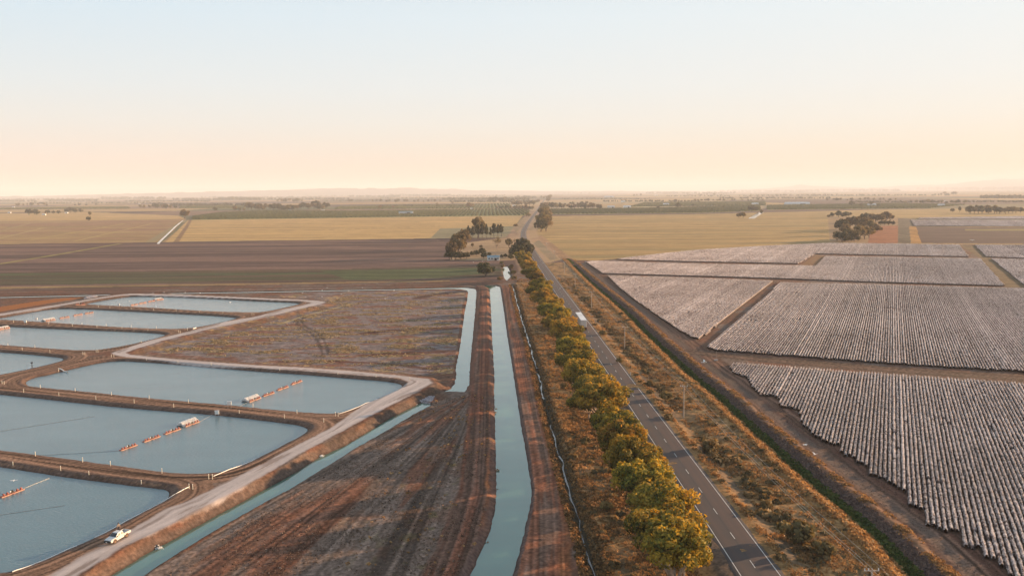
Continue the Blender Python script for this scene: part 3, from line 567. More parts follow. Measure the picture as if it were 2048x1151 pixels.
# ---------------------------------------------------------------- cotton
dr = cF*FPX + cR*(1786-1024) - cU*(377-575.5); dr = np.array((dr[0], dr[1])); dr /= np.hypot(*dr); dn = np.array((dr[1], -dr[0]))
def leaf_mat(name, pts, transl, tcol, rough=.7, rnd=.5, attr='val'):
    m = bpy.data.materials.new(name); m.use_nodes = True; t = m.node_tree; b = t.nodes['Principled BSDF']; b.inputs['Roughness'].default_value = rough
    b.inputs['Specular IOR Level'].default_value = .2
    a = N(t, 'ShaderNodeAttribute'); a.attribute_name = attr
    r = ramp(t, pts, a.outputs['Fac']); out = r.outputs[0]
    if rnd:
        oi = N(t, 'ShaderNodeObjectInfo'); hs = N(t, 'ShaderNodeHueSaturation'); t.links.new(out, hs.inputs['Color'])
        a1 = N(t, 'ShaderNodeMapRange'); t.links.new(oi.outputs['Random'], a1.inputs[0]); a1.inputs[3].default_value = .5-.03*rnd; a1.inputs[4].default_value = .5+.03*rnd
        a3 = N(t, 'ShaderNodeMath', operation='MULTIPLY'); t.links.new(oi.outputs['Random'], a3.inputs[0]); a3.inputs[1].default_value = 7.13
        a5 = N(t, 'ShaderNodeMath', operation='FRACT'); t.links.new(a3.outputs[0], a5.inputs[0])
        a4 = N(t, 'ShaderNodeMapRange'); t.links.new(a5.outputs[0], a4.inputs[0]); a4.inputs[3].default_value = 1-.35*rnd; a4.inputs[4].default_value = 1+.35*rnd
        t.links.new(a1.outputs[0], hs.inputs['Hue']); t.links.new(a4.outputs[0], hs.inputs['Value']); out = hs.outputs[0]
    t.links.new(out, b.inputs['Base Color'])
    if transl:
        tr = N(t, 'ShaderNodeBsdfTranslucent'); ml = N(t, 'ShaderNodeVectorMath', operation='MULTIPLY')
        t.links.new(out, ml.inputs[0]); ml.inputs[1].default_value = tcol; t.links.new(ml.outputs[0], tr.inputs[0])
        ms = N(t, 'ShaderNodeMixShader'); ms.inputs[0].default_value = transl
        t.links.new(b.outputs[0], ms.inputs[1]); t.links.new(tr.outputs[0], ms.inputs[2]); t.links.new(ms.outputs[0], t.nodes['Material Output'].inputs[0])
    return m
m_cotton = leaf_mat('cotton_plants', [(0, (.035,.025,.025)), (.3, (.19,.13,.115)), (.5, (.60,.49,.46)), (.72, (.90,.82,.78)), (1, (.93,.88,.85))], .15, (1, .9, .8), rnd=0)
def quads(P, nrm, s, asp, rng):
    "small leaf faces at P facing nrm with half size s"
    n = len(P); r = rng.normal(size=(n, 3)); t = np.cross(nrm, r); t /= np.linalg.norm(t, axis=1)[:, None]+1e-9; b = np.cross(nrm, t)
    s = np.broadcast_to(s, (n,))[:, None]
    V = np.stack([P-t*s-b*s*asp, P+t*s-b*s*asp, P+t*s+b*s*asp, P-t*s+b*s*asp], 1).reshape(-1, 3)
    return V, np.arange(4*n).reshape(n, 4)
def cotton(key, step, nbolls, bs, label, lo, sd, prof):
    poly = KW[key]; a = poly@dn; b = poly@dr
    x1 = max(PX(2130, 1151)[0], 0)
    ri = np.arange(math.floor(a.min()), math.ceil(a.max())+1); sj = np.arange(math.floor(b.min()/step), math.ceil(b.max()/step)+1)
    A, B = np.meshgrid(ri.astype(float), sj*step, indexing='ij')
    A = A+(vn(B/9, A*3.3, sd)-.5)*.16
    x = A*dn[0]+B*dr[0]; y = A*dn[1]+B*dr[1]
    edge = (h2(ri, ri*0, sd)[:, None]-.5)*1.8
    ins = inside(poly, x+dr[0]*edge, y+dr[1]*edge) & (x < y*.655+22)
    gap = vn(B/2.3, A*1.7, sd+5)*.6+vn(B/14, A/3., sd+6)*.4 < .17
    row_b = np.where(ri % 36 == 5, .12, 0)+np.where((ri % 36 == 7)|(ri % 36 == 3), .07, 0)+(h2(ri, ri*0+1, sd)-.5)*.10
    hgt = (.74+.36*vn(B/.7, A*2.1, sd+1)+row_b[:, None]*.6)*np.where(gap, .45, 1); wid = (.21+.20*vn(B/.6, A*5, sd+2)+row_b[:, None]*.25)*np.where(gap, .6, 1)
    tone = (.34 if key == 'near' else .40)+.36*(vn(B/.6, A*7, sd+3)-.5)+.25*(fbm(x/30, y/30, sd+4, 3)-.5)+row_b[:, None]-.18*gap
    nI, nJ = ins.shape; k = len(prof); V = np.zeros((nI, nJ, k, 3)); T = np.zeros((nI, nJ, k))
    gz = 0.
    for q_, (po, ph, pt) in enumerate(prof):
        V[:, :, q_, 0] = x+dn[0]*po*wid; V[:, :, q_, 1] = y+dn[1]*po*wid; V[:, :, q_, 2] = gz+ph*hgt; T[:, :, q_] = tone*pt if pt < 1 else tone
    # close row ends by dropping them
    idn = np.arange(nI*nJ*k).reshape(nI, nJ, k); both = ins[:, :-1] & ins[:, 1:]
    I, J = np.nonzero(both); fs = [np.stack([idn[I, J, q_], idn[I, J, q_+1], idn[I, J+1, q_+1], idn[I, J+1, q_]], 1) for q_ in range(k-1)]
    F = np.vstack(fs); uq, inv = np.unique(F.ravel(), return_inverse=True); V = V.reshape(-1, 3)[uq]; F = inv.reshape(-1, 4); T = T.ravel()[uq]
    if nbolls:
        rng = np.random.default_rng(sd); m = max(1, int(nbolls*step)); ii = np.repeat(np.arange(len(I)), m); I2, J2 = I[ii], J[ii]
        an = rng.uniform(-1.35, 1.35, len(ii)); f = rng.uniform(0, 1, len(ii))*step; rr_ = rng.uniform(.85, 1.12, len(ii))+.22*(rng.uniform(size=len(ii)) < .2)
        o_ = np.sin(an)*wid[I2, J2]*rr_; z_ = (.30+.68*np.cos(an)*rr_)*hgt[I2, J2]
        P = np.column_stack([x[I2, J2]+dn[0]*o_+dr[0]*f, y[I2, J2]+dn[1]*o_+dr[1]*f, z_])
        nr = np.column_stack([dn[0]*np.sin(an), dn[1]*np.sin(an), np.cos(an)])+rng.normal(size=(len(ii), 3))*.55; nr /= np.linalg.norm(nr, axis=1)[:, None]
        v2, f2 = quads(P, nr, bs*rng.uniform(.6, 1.2, len(ii)), 1., rng)
        t2 = np.repeat(np.clip(tone[I2, J2]+rng.normal(size=len(ii))*.34+.48, .02, 1), 4)
        F = np.vstack([F, f2+len(V)]); V = np.vstack([V, v2]); T = np.concatenate([T, t2])
    o = mesh_np('cotton_crop', V, F, m_cotton, smooth=False, vals=np.clip(T, 0, 1)); tag(o, label, 'cotton crop', 'blocks of cotton in rows', 'stuff')
    return len(F)
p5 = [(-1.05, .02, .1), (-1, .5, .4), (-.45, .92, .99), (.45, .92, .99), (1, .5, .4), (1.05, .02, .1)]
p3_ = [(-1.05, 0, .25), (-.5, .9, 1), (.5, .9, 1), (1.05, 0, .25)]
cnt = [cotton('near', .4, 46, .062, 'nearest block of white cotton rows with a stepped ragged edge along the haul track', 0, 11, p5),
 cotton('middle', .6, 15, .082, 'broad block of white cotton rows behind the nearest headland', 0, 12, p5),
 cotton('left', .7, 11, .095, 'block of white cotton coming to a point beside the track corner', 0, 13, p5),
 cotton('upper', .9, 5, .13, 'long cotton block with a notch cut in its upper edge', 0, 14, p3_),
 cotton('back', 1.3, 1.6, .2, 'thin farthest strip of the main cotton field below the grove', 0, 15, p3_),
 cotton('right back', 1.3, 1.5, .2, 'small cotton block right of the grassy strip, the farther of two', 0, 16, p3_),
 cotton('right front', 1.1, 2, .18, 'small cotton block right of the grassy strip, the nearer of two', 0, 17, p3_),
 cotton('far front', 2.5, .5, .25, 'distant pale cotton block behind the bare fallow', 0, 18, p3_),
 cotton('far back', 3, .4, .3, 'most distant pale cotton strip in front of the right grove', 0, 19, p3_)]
print('cotton faces', cnt)

# ---------------------------------------------------------------- trees
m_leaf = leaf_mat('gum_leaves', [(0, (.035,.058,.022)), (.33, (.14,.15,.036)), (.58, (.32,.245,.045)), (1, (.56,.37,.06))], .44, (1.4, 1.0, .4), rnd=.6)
m_dark = leaf_mat('dark_leaves', [(0, (.03,.038,.018)), (.5, (.075,.075,.03)), (1, (.18,.135,.05))], .25, (1.1, 1, .7), rnd=.5)
m_olive = leaf_mat('grey_leaves', [(0, (.07,.065,.035)), (.5, (.19,.15,.07)), (1, (.36,.25,.11))], .35, (1.2, 1, .7), rnd=.6)
m_bark = mat('pale_bark', (.42,.32,.24), .85, .35, 2.5)
m_barkd = mat('dark_bark', (.13,.09,.07), .9, .3, 2.5)
def tube(pts, rad_, k=6):
    "tapered tube through pts"
    V = []; F = []; pts = [Vector(p) for p in pts]
    for i, p in enumerate(pts):
        d = (pts[min(i+1, len(pts)-1)]-pts[max(i-1, 0)]).normalized(); a = d.cross(Vector((.31, .95, .1))).normalized(); b = d.cross(a)
        for j in range(k):
            t = 2*math.pi*j/k; V.append(tuple(p+(a*math.cos(t)+b*math.sin(t))*rad_[i]))
    for i in range(len(pts)-1):
        for j in range(k): F.append((i*k+j, i*k+(j+1) % k, (i+1)*k+(j+1) % k, (i+1)*k+j))
    return V, F
def join(parts):
    V = []; F = []
    for v, f in parts:
        b = len(V); V += list(map(tuple, v)); F += [tuple(i+b for i in q) for q in f]
    return np.array(V), np.array(F)
def crown_np(rng, W, D, Hh, base, nb, nl, ls, br=(.22, .34), flat=.75, asp=.55, top=0.):
    "crown of leaf clumps: nb clumps of nl leaves, from height base to Hh"
    P = []; Nn = []; T = []; cs = []
    for b in range(nb):
        for _ in range(30):
            v = rng.uniform(-1, 1, 3)
            if v@v < 1 and v@v > .12: break
        if v[2] < -.35: v[2] *= .4
        r = rng.uniform(*br)*(1-.25*abs(v[2]))
        c = np.array((v[0]*W*.5*(1-r*.7), v[1]*D*.5*(1-r*.7), base+(Hh-base)*(.5+.5*v[2]*(1-r*.55))+top*(1-v[0]**2-v[1]**2)))
        cs.append(c); R = np.array((W*.5*r, W*.5*r, (Hh-base)*.5*r*1.25*flat+W*.05))
        u = rng.normal(size=(nl, 3)); u[:, 2] += .35; u /= np.linalg.norm(u, axis=1)[:, None]
        rr_ = rng.uniform(.55, 1.08, nl)**.6
        lump = 1+.16*np.sin(u[:, 0]*5+b)*np.sin(u[:, 1]*6+b*2)
        P.append(c+u*R*(rr_*lump)[:, None]); q = u+rng.normal(size=(nl, 3))*.5; Nn.append(q/np.linalg.norm(q, axis=1)[:, None])
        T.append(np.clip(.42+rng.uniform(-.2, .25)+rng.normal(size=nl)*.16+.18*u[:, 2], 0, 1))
    P = np.vstack(P); Nn = np.vstack(Nn); T = np.concatenate(T)
    V, F = quads(P, Nn, ls*rng.uniform(.6, 1.3, len(P)), asp, rng)
    return V, F, np.repeat(T, 4), cs
def trunk_np(rng, Hh, base, cs, r0=.28, nlimb=7, lean=(0, 0)):
    parts = []; forks = rng.integers(2, 4); f0 = Vector((lean[0]*.3, lean[1]*.3, base*.45))
    parts.append(tube([(0, 0, -.4), (0, 0, .15), tuple(f0)], [r0*1.5, r0, r0*.8]))
    sel = rng.choice(len(cs), min(nlimb, len(cs)), replace=False)
    for i in sel:
        c = Vector(cs[i]); m = f0.lerp(c, .5)+Vector((rng.normal()*.4, rng.normal()*.4, -.1*c.z)); parts.append(tube([tuple(f0-Vector((0, 0, .2))), tuple(m), tuple(c)], [r0*.62, r0*.4, r0*.14], 5))
    return join(parts)
rng = np.random.default_rng(21)
GUM = []
for s in range(6):
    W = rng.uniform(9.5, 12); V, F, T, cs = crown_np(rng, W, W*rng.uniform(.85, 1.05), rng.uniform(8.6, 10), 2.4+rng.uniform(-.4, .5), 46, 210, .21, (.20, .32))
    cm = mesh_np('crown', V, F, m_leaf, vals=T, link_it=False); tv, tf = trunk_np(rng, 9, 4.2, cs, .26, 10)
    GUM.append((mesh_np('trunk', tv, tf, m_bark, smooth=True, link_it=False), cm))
# an open tree whose pale limbs show below the canopy
W = 12; V, F, T, cs = crown_np(rng, W, 10, 9.6, 4.6, 44, 190, .20, (.18, .28), top=.6)
OPEN = (None, mesh_np('crown', V, F, m_leaf, vals=T, link_it=False)); parts = [tube([(0, 0, -.4), (0, 0, .3), (.1, 0, 1.6)], [.5, .36, .32])]
for a in np.linspace(0, 2*math.pi, 8)[:-1]:
    e = Vector((math.cos(a)*rng.uniform(2.4, 4.6), math.sin(a)*rng.uniform(2.4, 4.2), rng.uniform(5.4, 7.4))); m = Vector((.1, 0, 1.6)).lerp(e, .5)+Vector((0, 0, .3))
    parts.append(tube([(.1, 0, 1.4), tuple(m), tuple(e)], [.24, .16, .06])); e2 = m+Vector((rng.normal()*1.4, rng.normal()*1.4, 2.6)); parts.append(tube([tuple(m), tuple(e2)], [.12, .04], 5))
tv, tf = join(parts); OPEN = (mesh_np('trunk', tv, tf, m_bark, smooth=True, link_it=False), OPEN[1])
def far_tree(kind, s):
    r = np.random.default_rng(s)
    if kind == 'gum':   V, F, T, cs = crown_np(r, 10, 9, 9, 1.6, 26, 80, .38, (.2, .36)); m = m_olive; tv, tf = trunk_np(r, 9, 3.5, cs, .35, 5)
    elif kind == 'dark': V, F, T, cs = crown_np(r, 11, 10, 8, 1.0, 22, 70, .45, (.28, .42)); m = m_dark; tv, tf = trunk_np(r, 8, 2.5, cs, .35, 3)
    elif kind == 'pine': V, F, T, cs = crown_np(r, 5, 5, 13, .6, 26, 60, .4, (.4, .6), flat=.35); m = m_dark; tv, tf = trunk_np(r, 13, 3, cs, .3, 2)
    elif kind == 'bush': V, F, T, cs = crown_np(r, 4, 4, 2.4, .1, 10, 60, .24, (.34, .5)); m = m_olive; tv, tf = trunk_np(r, 2, .6, cs, .1, 3)
    elif kind == 'bare': V, F, T, cs = crown_np(r, 8, 8, 9, 3, 26, 22, .2, (.2, .3)); m = m_olive; tv, tf = trunk_np(r, 9, 4, cs, .24, 12)
    return mesh_np('trunk', tv, tf, m_barkd if kind != 'bare' else m_bark, smooth=True, link_it=False), mesh_np('crown', V, F, m, vals=T, link_it=False)
FAR = {k: [far_tree(k, 40+i*7+len(k)) for i in range(4)] for k in ('gum', 'dark', 'pine', 'bush', 'bare')}
def small_tree(kind, i):
    "trunk and crown in one mesh for trees only a few pixels high"
    tm, cm = FAR[kind][i]; 
    def get(me): 
        v = np.zeros(len(me.vertices)*3, np.float32); me.vertices.foreach_get('co', v); f = np.zeros(len(me.polygons)*4, np.int32); me.polygons.foreach_get('vertices', f); return v.reshape(-1, 3), f.reshape(-1, 4)
    v1, f1 = get(tm); v2, f2 = get(cm); t = np.zeros(len(v2), np.float32); cm.attributes['val'].data.foreach_get('value', t)
    return mesh_np('tree', np.vstack([v2, v1]), np.vstack([f2, f1+len(v2)]), cm.materials[0], vals=np.concatenate([t, np.full(len(v1), .2)]), link_it=False)
TINY = {k: [small_tree(k, i) for i in range(4)] for k in FAR}
def put_tree(name, pair, x, y, label, cat='tree', group=None, sc=1., rz=0., z=None, sxy=1.):
    r = bpy.data.objects.new(name, None); link(r); r.location = (x, y, ground_z(x, y) if z is None else z); r.rotation_euler = (0, 0, rz); r.scale = (sc*sxy, sc*sxy, sc)
    r.empty_display_size = .5; tag(r, label, cat, group)
    for nm, me in zip(('trunk', 'crown'), pair): link(bpy.data.objects.new(nm, me), r)
    return r
random.seed(4)
# highway row, from the camera outwards: (pixel of the foot, scale, variant)
ROW = [(1352,1186,.98,6),(1384,1160,.72,1),(1330,1128,.98,0),(1372,1106,.70,2),(1322,1062,1.0,3),(1358,1058,.72,4),(1288,1024,.96,1),(1322,1004,.8,5),(1262,978,.98,2),(1302,962,.8,0),(1243,930,1.0,4),(1272,908,.72,3),(1231,888,.85,1),(1218,874,.7,5),
 (1212,858,1.12,6),(1186,838,.8,5),(1200,815,.9,1),(1172,790,.95,2),(1186,774,.72,0),(1160,758,.95,3),(1168,738,.8,4),(1150,724,.95,5),(1153,708,.8,1),(1138,696,1.0,2),(1139,680,.75,0),(1124,672,1.0,3),(1128,654,.9,4),(1108,646,.98,5),(1110,630,.9,1),(1096,620,1.0,2),
 (1086,602,.95,0),(1080,588,.98,3),(1070,574,.95,4),(1063,561,.95,5),(1056,548,1.0,1),(1050,536,.9,2),(1046,526,1.0,0)]
for i, (px, py, s, v) in enumerate(ROW):
    px -= 8 if 13 < i < 31 else (16 if i in (1, 3, 5, 7, 9, 11) else 2 if i < 12 else 0); x, y = PX(px, py); lab = f'golden green gum by the highway, {ORD[i]} from the near end of its row'
    if v == 6: lab = ('open gum tree with pale forked limbs at the bottom of the highway row' if i == 0 else 'x')
    if i == 14: lab = 'broad gum tree with an orange lit forked trunk halfway down the highway row'
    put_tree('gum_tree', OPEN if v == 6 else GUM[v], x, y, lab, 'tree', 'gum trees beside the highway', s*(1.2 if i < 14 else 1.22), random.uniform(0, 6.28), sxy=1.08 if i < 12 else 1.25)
# dark clump where the highway bends
for i, (px, py, s) in enumerate([(1034,516,1.6),(1052,513,1.55),(1043,502,1.8),(1058,505,1.2)]):
    x, y = PX(px, py); put_tree('dark_tree', FAR['dark'][i % 4], x, y, f'tall dark tree at the highway bend, {ORD[i]} nearest of its clump', 'tree', 'dark trees at the bend', s, random.uniform(0, 6.28))
def grove(name, kind, trees, label, group=None, tiny=False):
    "trees: (pixel x of the foot, pixel y of the foot, height in pixels)"
    trees = sorted(trees)
    base = {'gum': 9, 'dark': 8, 'pine': 13, 'bush': 2.4, 'bare': 9}
    for i, t_ in enumerate(trees):
        k = t_[3] if len(t_) > 3 else kind; px, py, hp = t_[:3]; x, y = PX(px, py); dist = math.hypot(x, y); sc = hp/FPX*dist*.92/base[k]; w = t_[4] if len(t_) > 4 else 1.
        lab = label if len(trees) == 1 else f'{label}, {ORD[i]} from the left'
        grp = group if len(trees) > 1 else None; pair = FAR[k][(i*5+len(trees)) % 4]
        if tiny:
            o = link(bpy.data.objects.new(name, TINY[k][(i*5+len(trees)) % 4])); o.location = (x, y, 0); o.scale = (sc*w, sc*w, sc); o.rotation_euler[2] = random.uniform(0, 6.28); tag(o, lab, 'tree' if k != 'bush' else 'bush', grp)
        else: put_tree(name, pair, x, y, lab, 'tree' if k != 'bush' else 'bush', grp, sc, random.uniform(0, 6.28), sxy=w)
def spread(x0, x1, yb, h, n, seed, kinds=('gum', 'dark'), dy=2., w=1.):
    r = random.Random(seed); return [(x0+(x1-x0)*(i+.5+r.uniform(-.35, .35))/n, yb+r.uniform(-dy, 0), h*r.uniform(.7, 1.1), r.choice(kinds), w*r.uniform(.85, 1.25)) for i in range(n)]
grove('gum_tree', 'gum', [(1082,463,27,'dark',.9),(1092,462,30),(1086,455,32),(1094,450,27),(1087,444,30),(1093,439,24),(1088,432,22),(1092,427,18),(1087,420,16)], 'tree of the belt right of the highway beyond the bend', 'trees right of the highway beyond the bend')
grove('lone_tree', 'dark', [(971,553,31,'dark',1.15)], 'lone spreading dark tree standing beside the end of the channels')
grove('gum_tree', 'gum', [(903,518,38,'gum',.75),(918,512,48,'gum',.9),(927,497,42,'gum',.75),(957,476,44,'gum',.8),(899,519,18,'dark'),(994,498,27,'bare',.9),(1018,495,20,'gum',.9),(1030,490,14,'bare',.8)], 'large homestead gum tree', 'gum trees round the homestead')
grove('pine_tree', 'pine', [(938,477,30,'pine',.8),(946,479,33,'pine',.8),(955,478,36,'pine',.8),(964,478,36,'pine',.8),(973,478,34,'pine',.7),(981,477,28,'pine',.6),(988,475,32,'pine',.9),(996,474,30,'pine',.8),(1003,473,29,'pine',.9)], 'tall dark pine behind the homestead paddock', 'dark pines behind the homestead')
grove('garden_tree', 'dark', [(911,519,17),(922,519,17),(933,517,14),(944,512,10),(953,511,12),(964,509,14),(962,497,8,'gum'),(968,517,13),(1004,516,8),(1011,515,8),(945,494,9,'gum'),(978,512,8),(1022,519,12)], 'low garden tree round the white farmhouse', 'garden trees of the farmhouse')
grove('bush', 'bush', [(1000,560,8),(1026,548,9),(1028,560,9),(1024,538,10),(1006,534,7),(1003,528,6)], 'bush on the bank of the short bright channel', 'bushes by the short channel')
grove('spreading_tree', 'gum', [(369,437,19,'gum',1.2)], 'lone spreading tree at the head of the roadside drain on the left')
grove('paddock_tree', 'dark', [(178,442,9,'dark',.9),(180,432,9,'gum',.8)], 'lone round tree in the left gold paddock', 'pair of trees in the left paddock')
T = True
grove('tree', 'dark', spread(56,80,430,11,3,1,('dark',))+spread(84,120,428,7,4,2)+spread(132,164,426,9,4,3), 'farm tree at the far edge of the left gold paddock', 'trees at the edge of the left paddock', T)
grove('tree', 'dark', spread(278,355,418,9,9,4), 'grey green tree in the clump behind the lone spreading tree', 'clump behind the lone spreading tree', T)
grove('tree', 'dark', spread(30,100,413,6,7,5)+spread(140,200,412,4,4,6), 'dark tree in the distant left belt', 'distant left belt', T)
grove('tree', 'gum', [(430,422,8,'dark'),(470,422,11),(480,422,8),(488,422,7)], 'tree left of the large orchard grove', 'trees left of the orchard grove', T)
grove('grove_tree', 'gum', spread(494,586,422,15,13,7,dy=4)+spread(586,656,420,14,11,8,dy=4), 'tree of the large grove behind the orchard', 'large grove behind the orchard', T)
grove('tree', 'gum', spread(552,608,405,8,7,9), 'tree in the small far clump above the large grove', 'small clump above the large grove', T)
grove('tree', 'dark', [(699,404,6),(704,403,5)], 'pair of trees on the far orange field', 'pair on the orange field', T)
grove('tree', 'dark', spread(740,885,405,6,16,10), 'tree in the far windbreak left of the highway', 'far windbreak left of the highway', T)
grove('tree', 'gum', [(760,418,9),(786,417,7),(937,417,13),(944,416,10),(874,412,7),(905,408,6)], 'single tree among the left orchards', 'single trees among the left orchards', T)
grove('tree', 'dark', spread(980,1028,404,9,8,11)+spread(1024,1068,412,10,8,12)+spread(1030,1066,420,10,6,13)+spread(992,1030,419,8,5,14), 'dark tree in the wood left of the far highway', 'wood left of the far highway', T)
grove('tree', 'dark', spread(1084,1205,418,12,18,15,dy=2.5)+spread(1095,1180,412,8,8,16), 'dark tree in the wood right of the far highway', 'wood right of the far highway', T)
grove('roadside_tree', 'gum', [(1098,400,10),(1101,396,8),(1096,404,9),(1062,397,5),(1077,405,7)], 'hazy tree beside the far highway', 'hazy trees beside the far highway', T)
grove('bush', 'bush', [(1057,433,7),(1031,453,6)], 'small bush left of the far highway', 'bushes left of the far highway', T)
grove('tree', 'dark', [(1356,416,11),(1386,413,6),(1316,417,6),(1351,404,6),(1170,418,6)], 'single tree standing in the right orchard', 'single trees in the right orchard', T)
grove('tree', 'dark', [(1504,422,12,'dark',1.2),(1512,422,9,'dark')], 'dark round tree at the right end of the orchard', 'round trees at the orchard end', T)
grove('paddock_tree', 'gum', [(1478,436,11),(1486,436,12),(1523,430,12,'gum',.6)], 'gum tree by the bright drain in the right paddock', 'gums by the bright drain', T)
grove('tree', 'dark', [(1657,434,5,'bush'),(1664,434,9),(1677,434,12),(1692,434,11),(1697,433,9),(1685,434,6)], 'tree of the small dark clump on the right paddock', 'small clump on the right paddock', T)
grove('grove_tree', 'gum', [(1674,482,20),(1684,484,22,'dark'),(1690,484,10,'dark'),(1697,481,25),(1702,483,11,'dark'),(1716,482,10,'dark'),(1708,482,23),(1718,479,28),(1729,478,26),(1738,476,22),(1683,462,24,'dark'),(1697,458,24),(1712,458,26),(1727,460,26),(1741,462,22),(1690,470,22),(1752,464,14,'bush')], 'big tree of the olive grove behind the cotton', 'olive grove behind the cotton')
grove('grove_tree', 'gum', [(1731,444,18,'dark'),(1741,445,18),(1751,446,17),(1762,446,19),(1772,444,21),(1780,442,14)], 'tree at the back of the olive grove behind the cotton', 'back of the olive grove', T)
grove('bush', 'dark', [(1761,450,8),(1769,450,9),(1777,450,9),(1785,450,8)], 'dark bush right of the olive grove', 'dark bushes right of the olive grove', T)
grove('tree', 'dark', [(1905,424,7),(1919,424,12,'pine',1.2)]+spread(1936,2052,428,14,15,17,dy=3), 'tree of the dark grove at the right edge', 'dark grove at the right edge', T)
grove('tree', 'gum', spread(1808,1932,408,7,14,18), 'hazy tree around the far right sheds', 'trees around the far right sheds', T)
grove('tree', 'gum', spread(1648,1795,402,6,14,19), 'hazy tree in the far right line', 'far right line of trees', T)
grove('tree', 'dark', [(1703,412,10),(1722,412,6),(1742,412,9),(1757,413,5)], 'tree at the edge of the far right orchard', 'trees at the edge of the far right orchard', T)
grove('tree', 'gum', spread(1384,1445,404,6,8,20)+spread(1445,1530,403,5,8,21), 'hazy tree behind the right orchard', 'hazy trees behind the right orchard', T)
grove('tree', 'gum', spread(1366,1445,392,4,7,22)+spread(1260,1290,393,5,3,23), 'very hazy tree on the far right plain', 'very hazy trees on the far right plain', T)
grove('tree', 'dark', spread(1877,1915,391,6,5,24), 'pale hazy tree in the block far to the right', 'pale hazy block far to the right', T)
# far woods read as one mass each
def wood(x0, x1, yb, hp, label, seed, n=90):
    r = np.random.default_rng(seed); P = []; Nn = []; S_ = []; Tt = []
    for i in range(n):
        px = r.uniform(x0, x1); py = yb+r.uniform(-.9, .5); x, y = PX(px, py); dist = math.hypot(x, y); h = hp/FPX*dist*r.uniform(.6, 1.1); w = h*r.uniform(.7, 1.6)
        u = r.normal(size=(26, 3)); u /= np.linalg.norm(u, axis=1)[:, None]; P.append(np.array((x, y, h*.5))+u*np.array((w*.5, w*.5, h*.5))); Nn.append(u); S_.append(np.full(26, h*.22)); Tt.append(np.full(26, r.uniform(.1, .7)))
    V, F = quads(np.vstack(P), np.vstack(Nn), np.concatenate(S_), .8, r)
    o = mesh_np('distant_woodland', V, F, m_dark, vals=np.repeat(np.concatenate(Tt), 4)); tag(o, label, 'woodland', None, 'stuff')
for a in [(305,525,411.5,5,'long dark wood behind the left orchard',1,150),(0,75,403,3,'low hazy wood at the left edge',2,70),(95,195,402,3.4,'low hazy wood below the left plain',3,110),(205,330,398,4,'blue hazy wood in the left distance',4,120),(345,470,399.5,3,'thin hazy wood above the left lone tree',5,110),(440,520,399.5,5,'short blue wood above the long left wood',6,90),
          (700,800,393.5,3,'thin blue wood in the middle distance',7,90),(780,900,391.5,3.5,'hazy wood left of the highway end',8,110),(885,1060,399.5,4.5,'grey wood joining the highway from the left',9,170),(1030,1100,396,4,'hazy wood at the highway end',10,60),(1110,1180,387,2.4,'faint wood right of the highway end',11,60),
          (1290,1470,387,3,'faint wood on the right plain',12,150),(1440,1640,383.5,3.4,'faint pink wood below the right hills',13,170),(1600,1800,382,3.8,'long hazy wood below the low right hill',14,200),(1780,2080,379.5,5,'long hazy wood below the far right hill',15,260),(1960,2080,396,5,'hazy wood at the far right edge',16,100),(0,260,396,2.2,'faint wood along the left horizon',17,160),(760,1060,396.5,2.5,'thin orchard windbreak far left of the highway',18,170),(260,700,392,2.0,'faint wood under the left hills',19,220),(0,200,400,2.6,'thin wood line low in the left distance',20,110),(250,420,403,2.6,'thin tree line right of the left clump',21,90),(520,700,398.5,3,'tree line beyond the large grove',22,110),(60,330,406.5,2.2,'broken hedge line across the left fields',23,100),(640,760,402,2.4,'hedge line below the orange field',24,60),
 (900,1075,404,4,'scattered trees in the orchards left of the far highway',25,120),(760,930,413,3.5,'orchard edge trees left of the far highway',26,60),(1205,1400,403,3,'hedge line behind the right orchard',27,100),(1120,1300,398,2.2,'faint tree line right of the far highway',28,90),(1440,1660,397,3,'tree line left of the long pale shed',29,110),
 (1500,1900,391,2.4,'faint tree line across the far right plain',30,180),(1330,1560,392.5,2,'very faint far hedge',31,100),(1700,1880,404.5,3,'scrub line above the far right orchard',32,90),(1930,2080,404,3,'scattered trees at the right edge of the plain',33,70),(880,1010,392,2.4,'pale wood near the far highway end',34,70),(400,640,395,2.2,'faint blue hedge line beyond the groves',35,120)]:
    wood(*a)
# orchards: rows of small round trees
m_orch = leaf_mat('orchard_leaves', [(0, (.04,.055,.018)), (.5, (.10,.11,.035)), (1, (.18,.17,.055))], .25, (1.1, 1, .7), rnd=0)
def orchard(px, label, seed, rowsp=12., sp=5., hh=3.6, ang=0.):
    poly = PXL(px); r = np.random.default_rng(seed); ca, sa = math.cos(ang-.0265*-1), math.sin(ang+.0265)
    x0, x1, y0, y1 = poly[:, 0].min(), poly[:, 0].max(), poly[:, 1].min(), poly[:, 1].max()
    gx, gy = np.meshgrid(np.arange(x0-100, x1+100, rowsp), np.arange(y0-100, y1+100, sp)); gx = (gx-.0265*(gy-y0)).ravel(); gy = gy.ravel()
    k = inside(poly, gx, gy); gx = gx[k]; gy = gy[k]; gx = gx+r.normal(size=len(gx))*.5; gy = gy+r.normal(size=len(gy))*.5; h = hh*r.uniform(.75, 1.15, len(gx))
    m = 9; n_ = len(gx); u = r.normal(size=(n_*m, 3)); u[:, 2] = np.abs(u[:, 2]); u /= np.linalg.norm(u, axis=1)[:, None]; ii = np.repeat(np.arange(n_), m)
    P = np.column_stack([gx[ii]+u[:, 0]*sp*.5, gy[ii]+u[:, 1]*sp*.5, h[ii]*(.3+.62*u[:, 2])])
    V, F = quads(P, u, sp*.24, 1., r); tone = r.uniform(.2, .8, n_)
    o = mesh_np('orchard', V, F, m_orch, vals=np.repeat(tone[ii], 4)); tag(o, label, 'orchard', None, 'stuff'); return n_
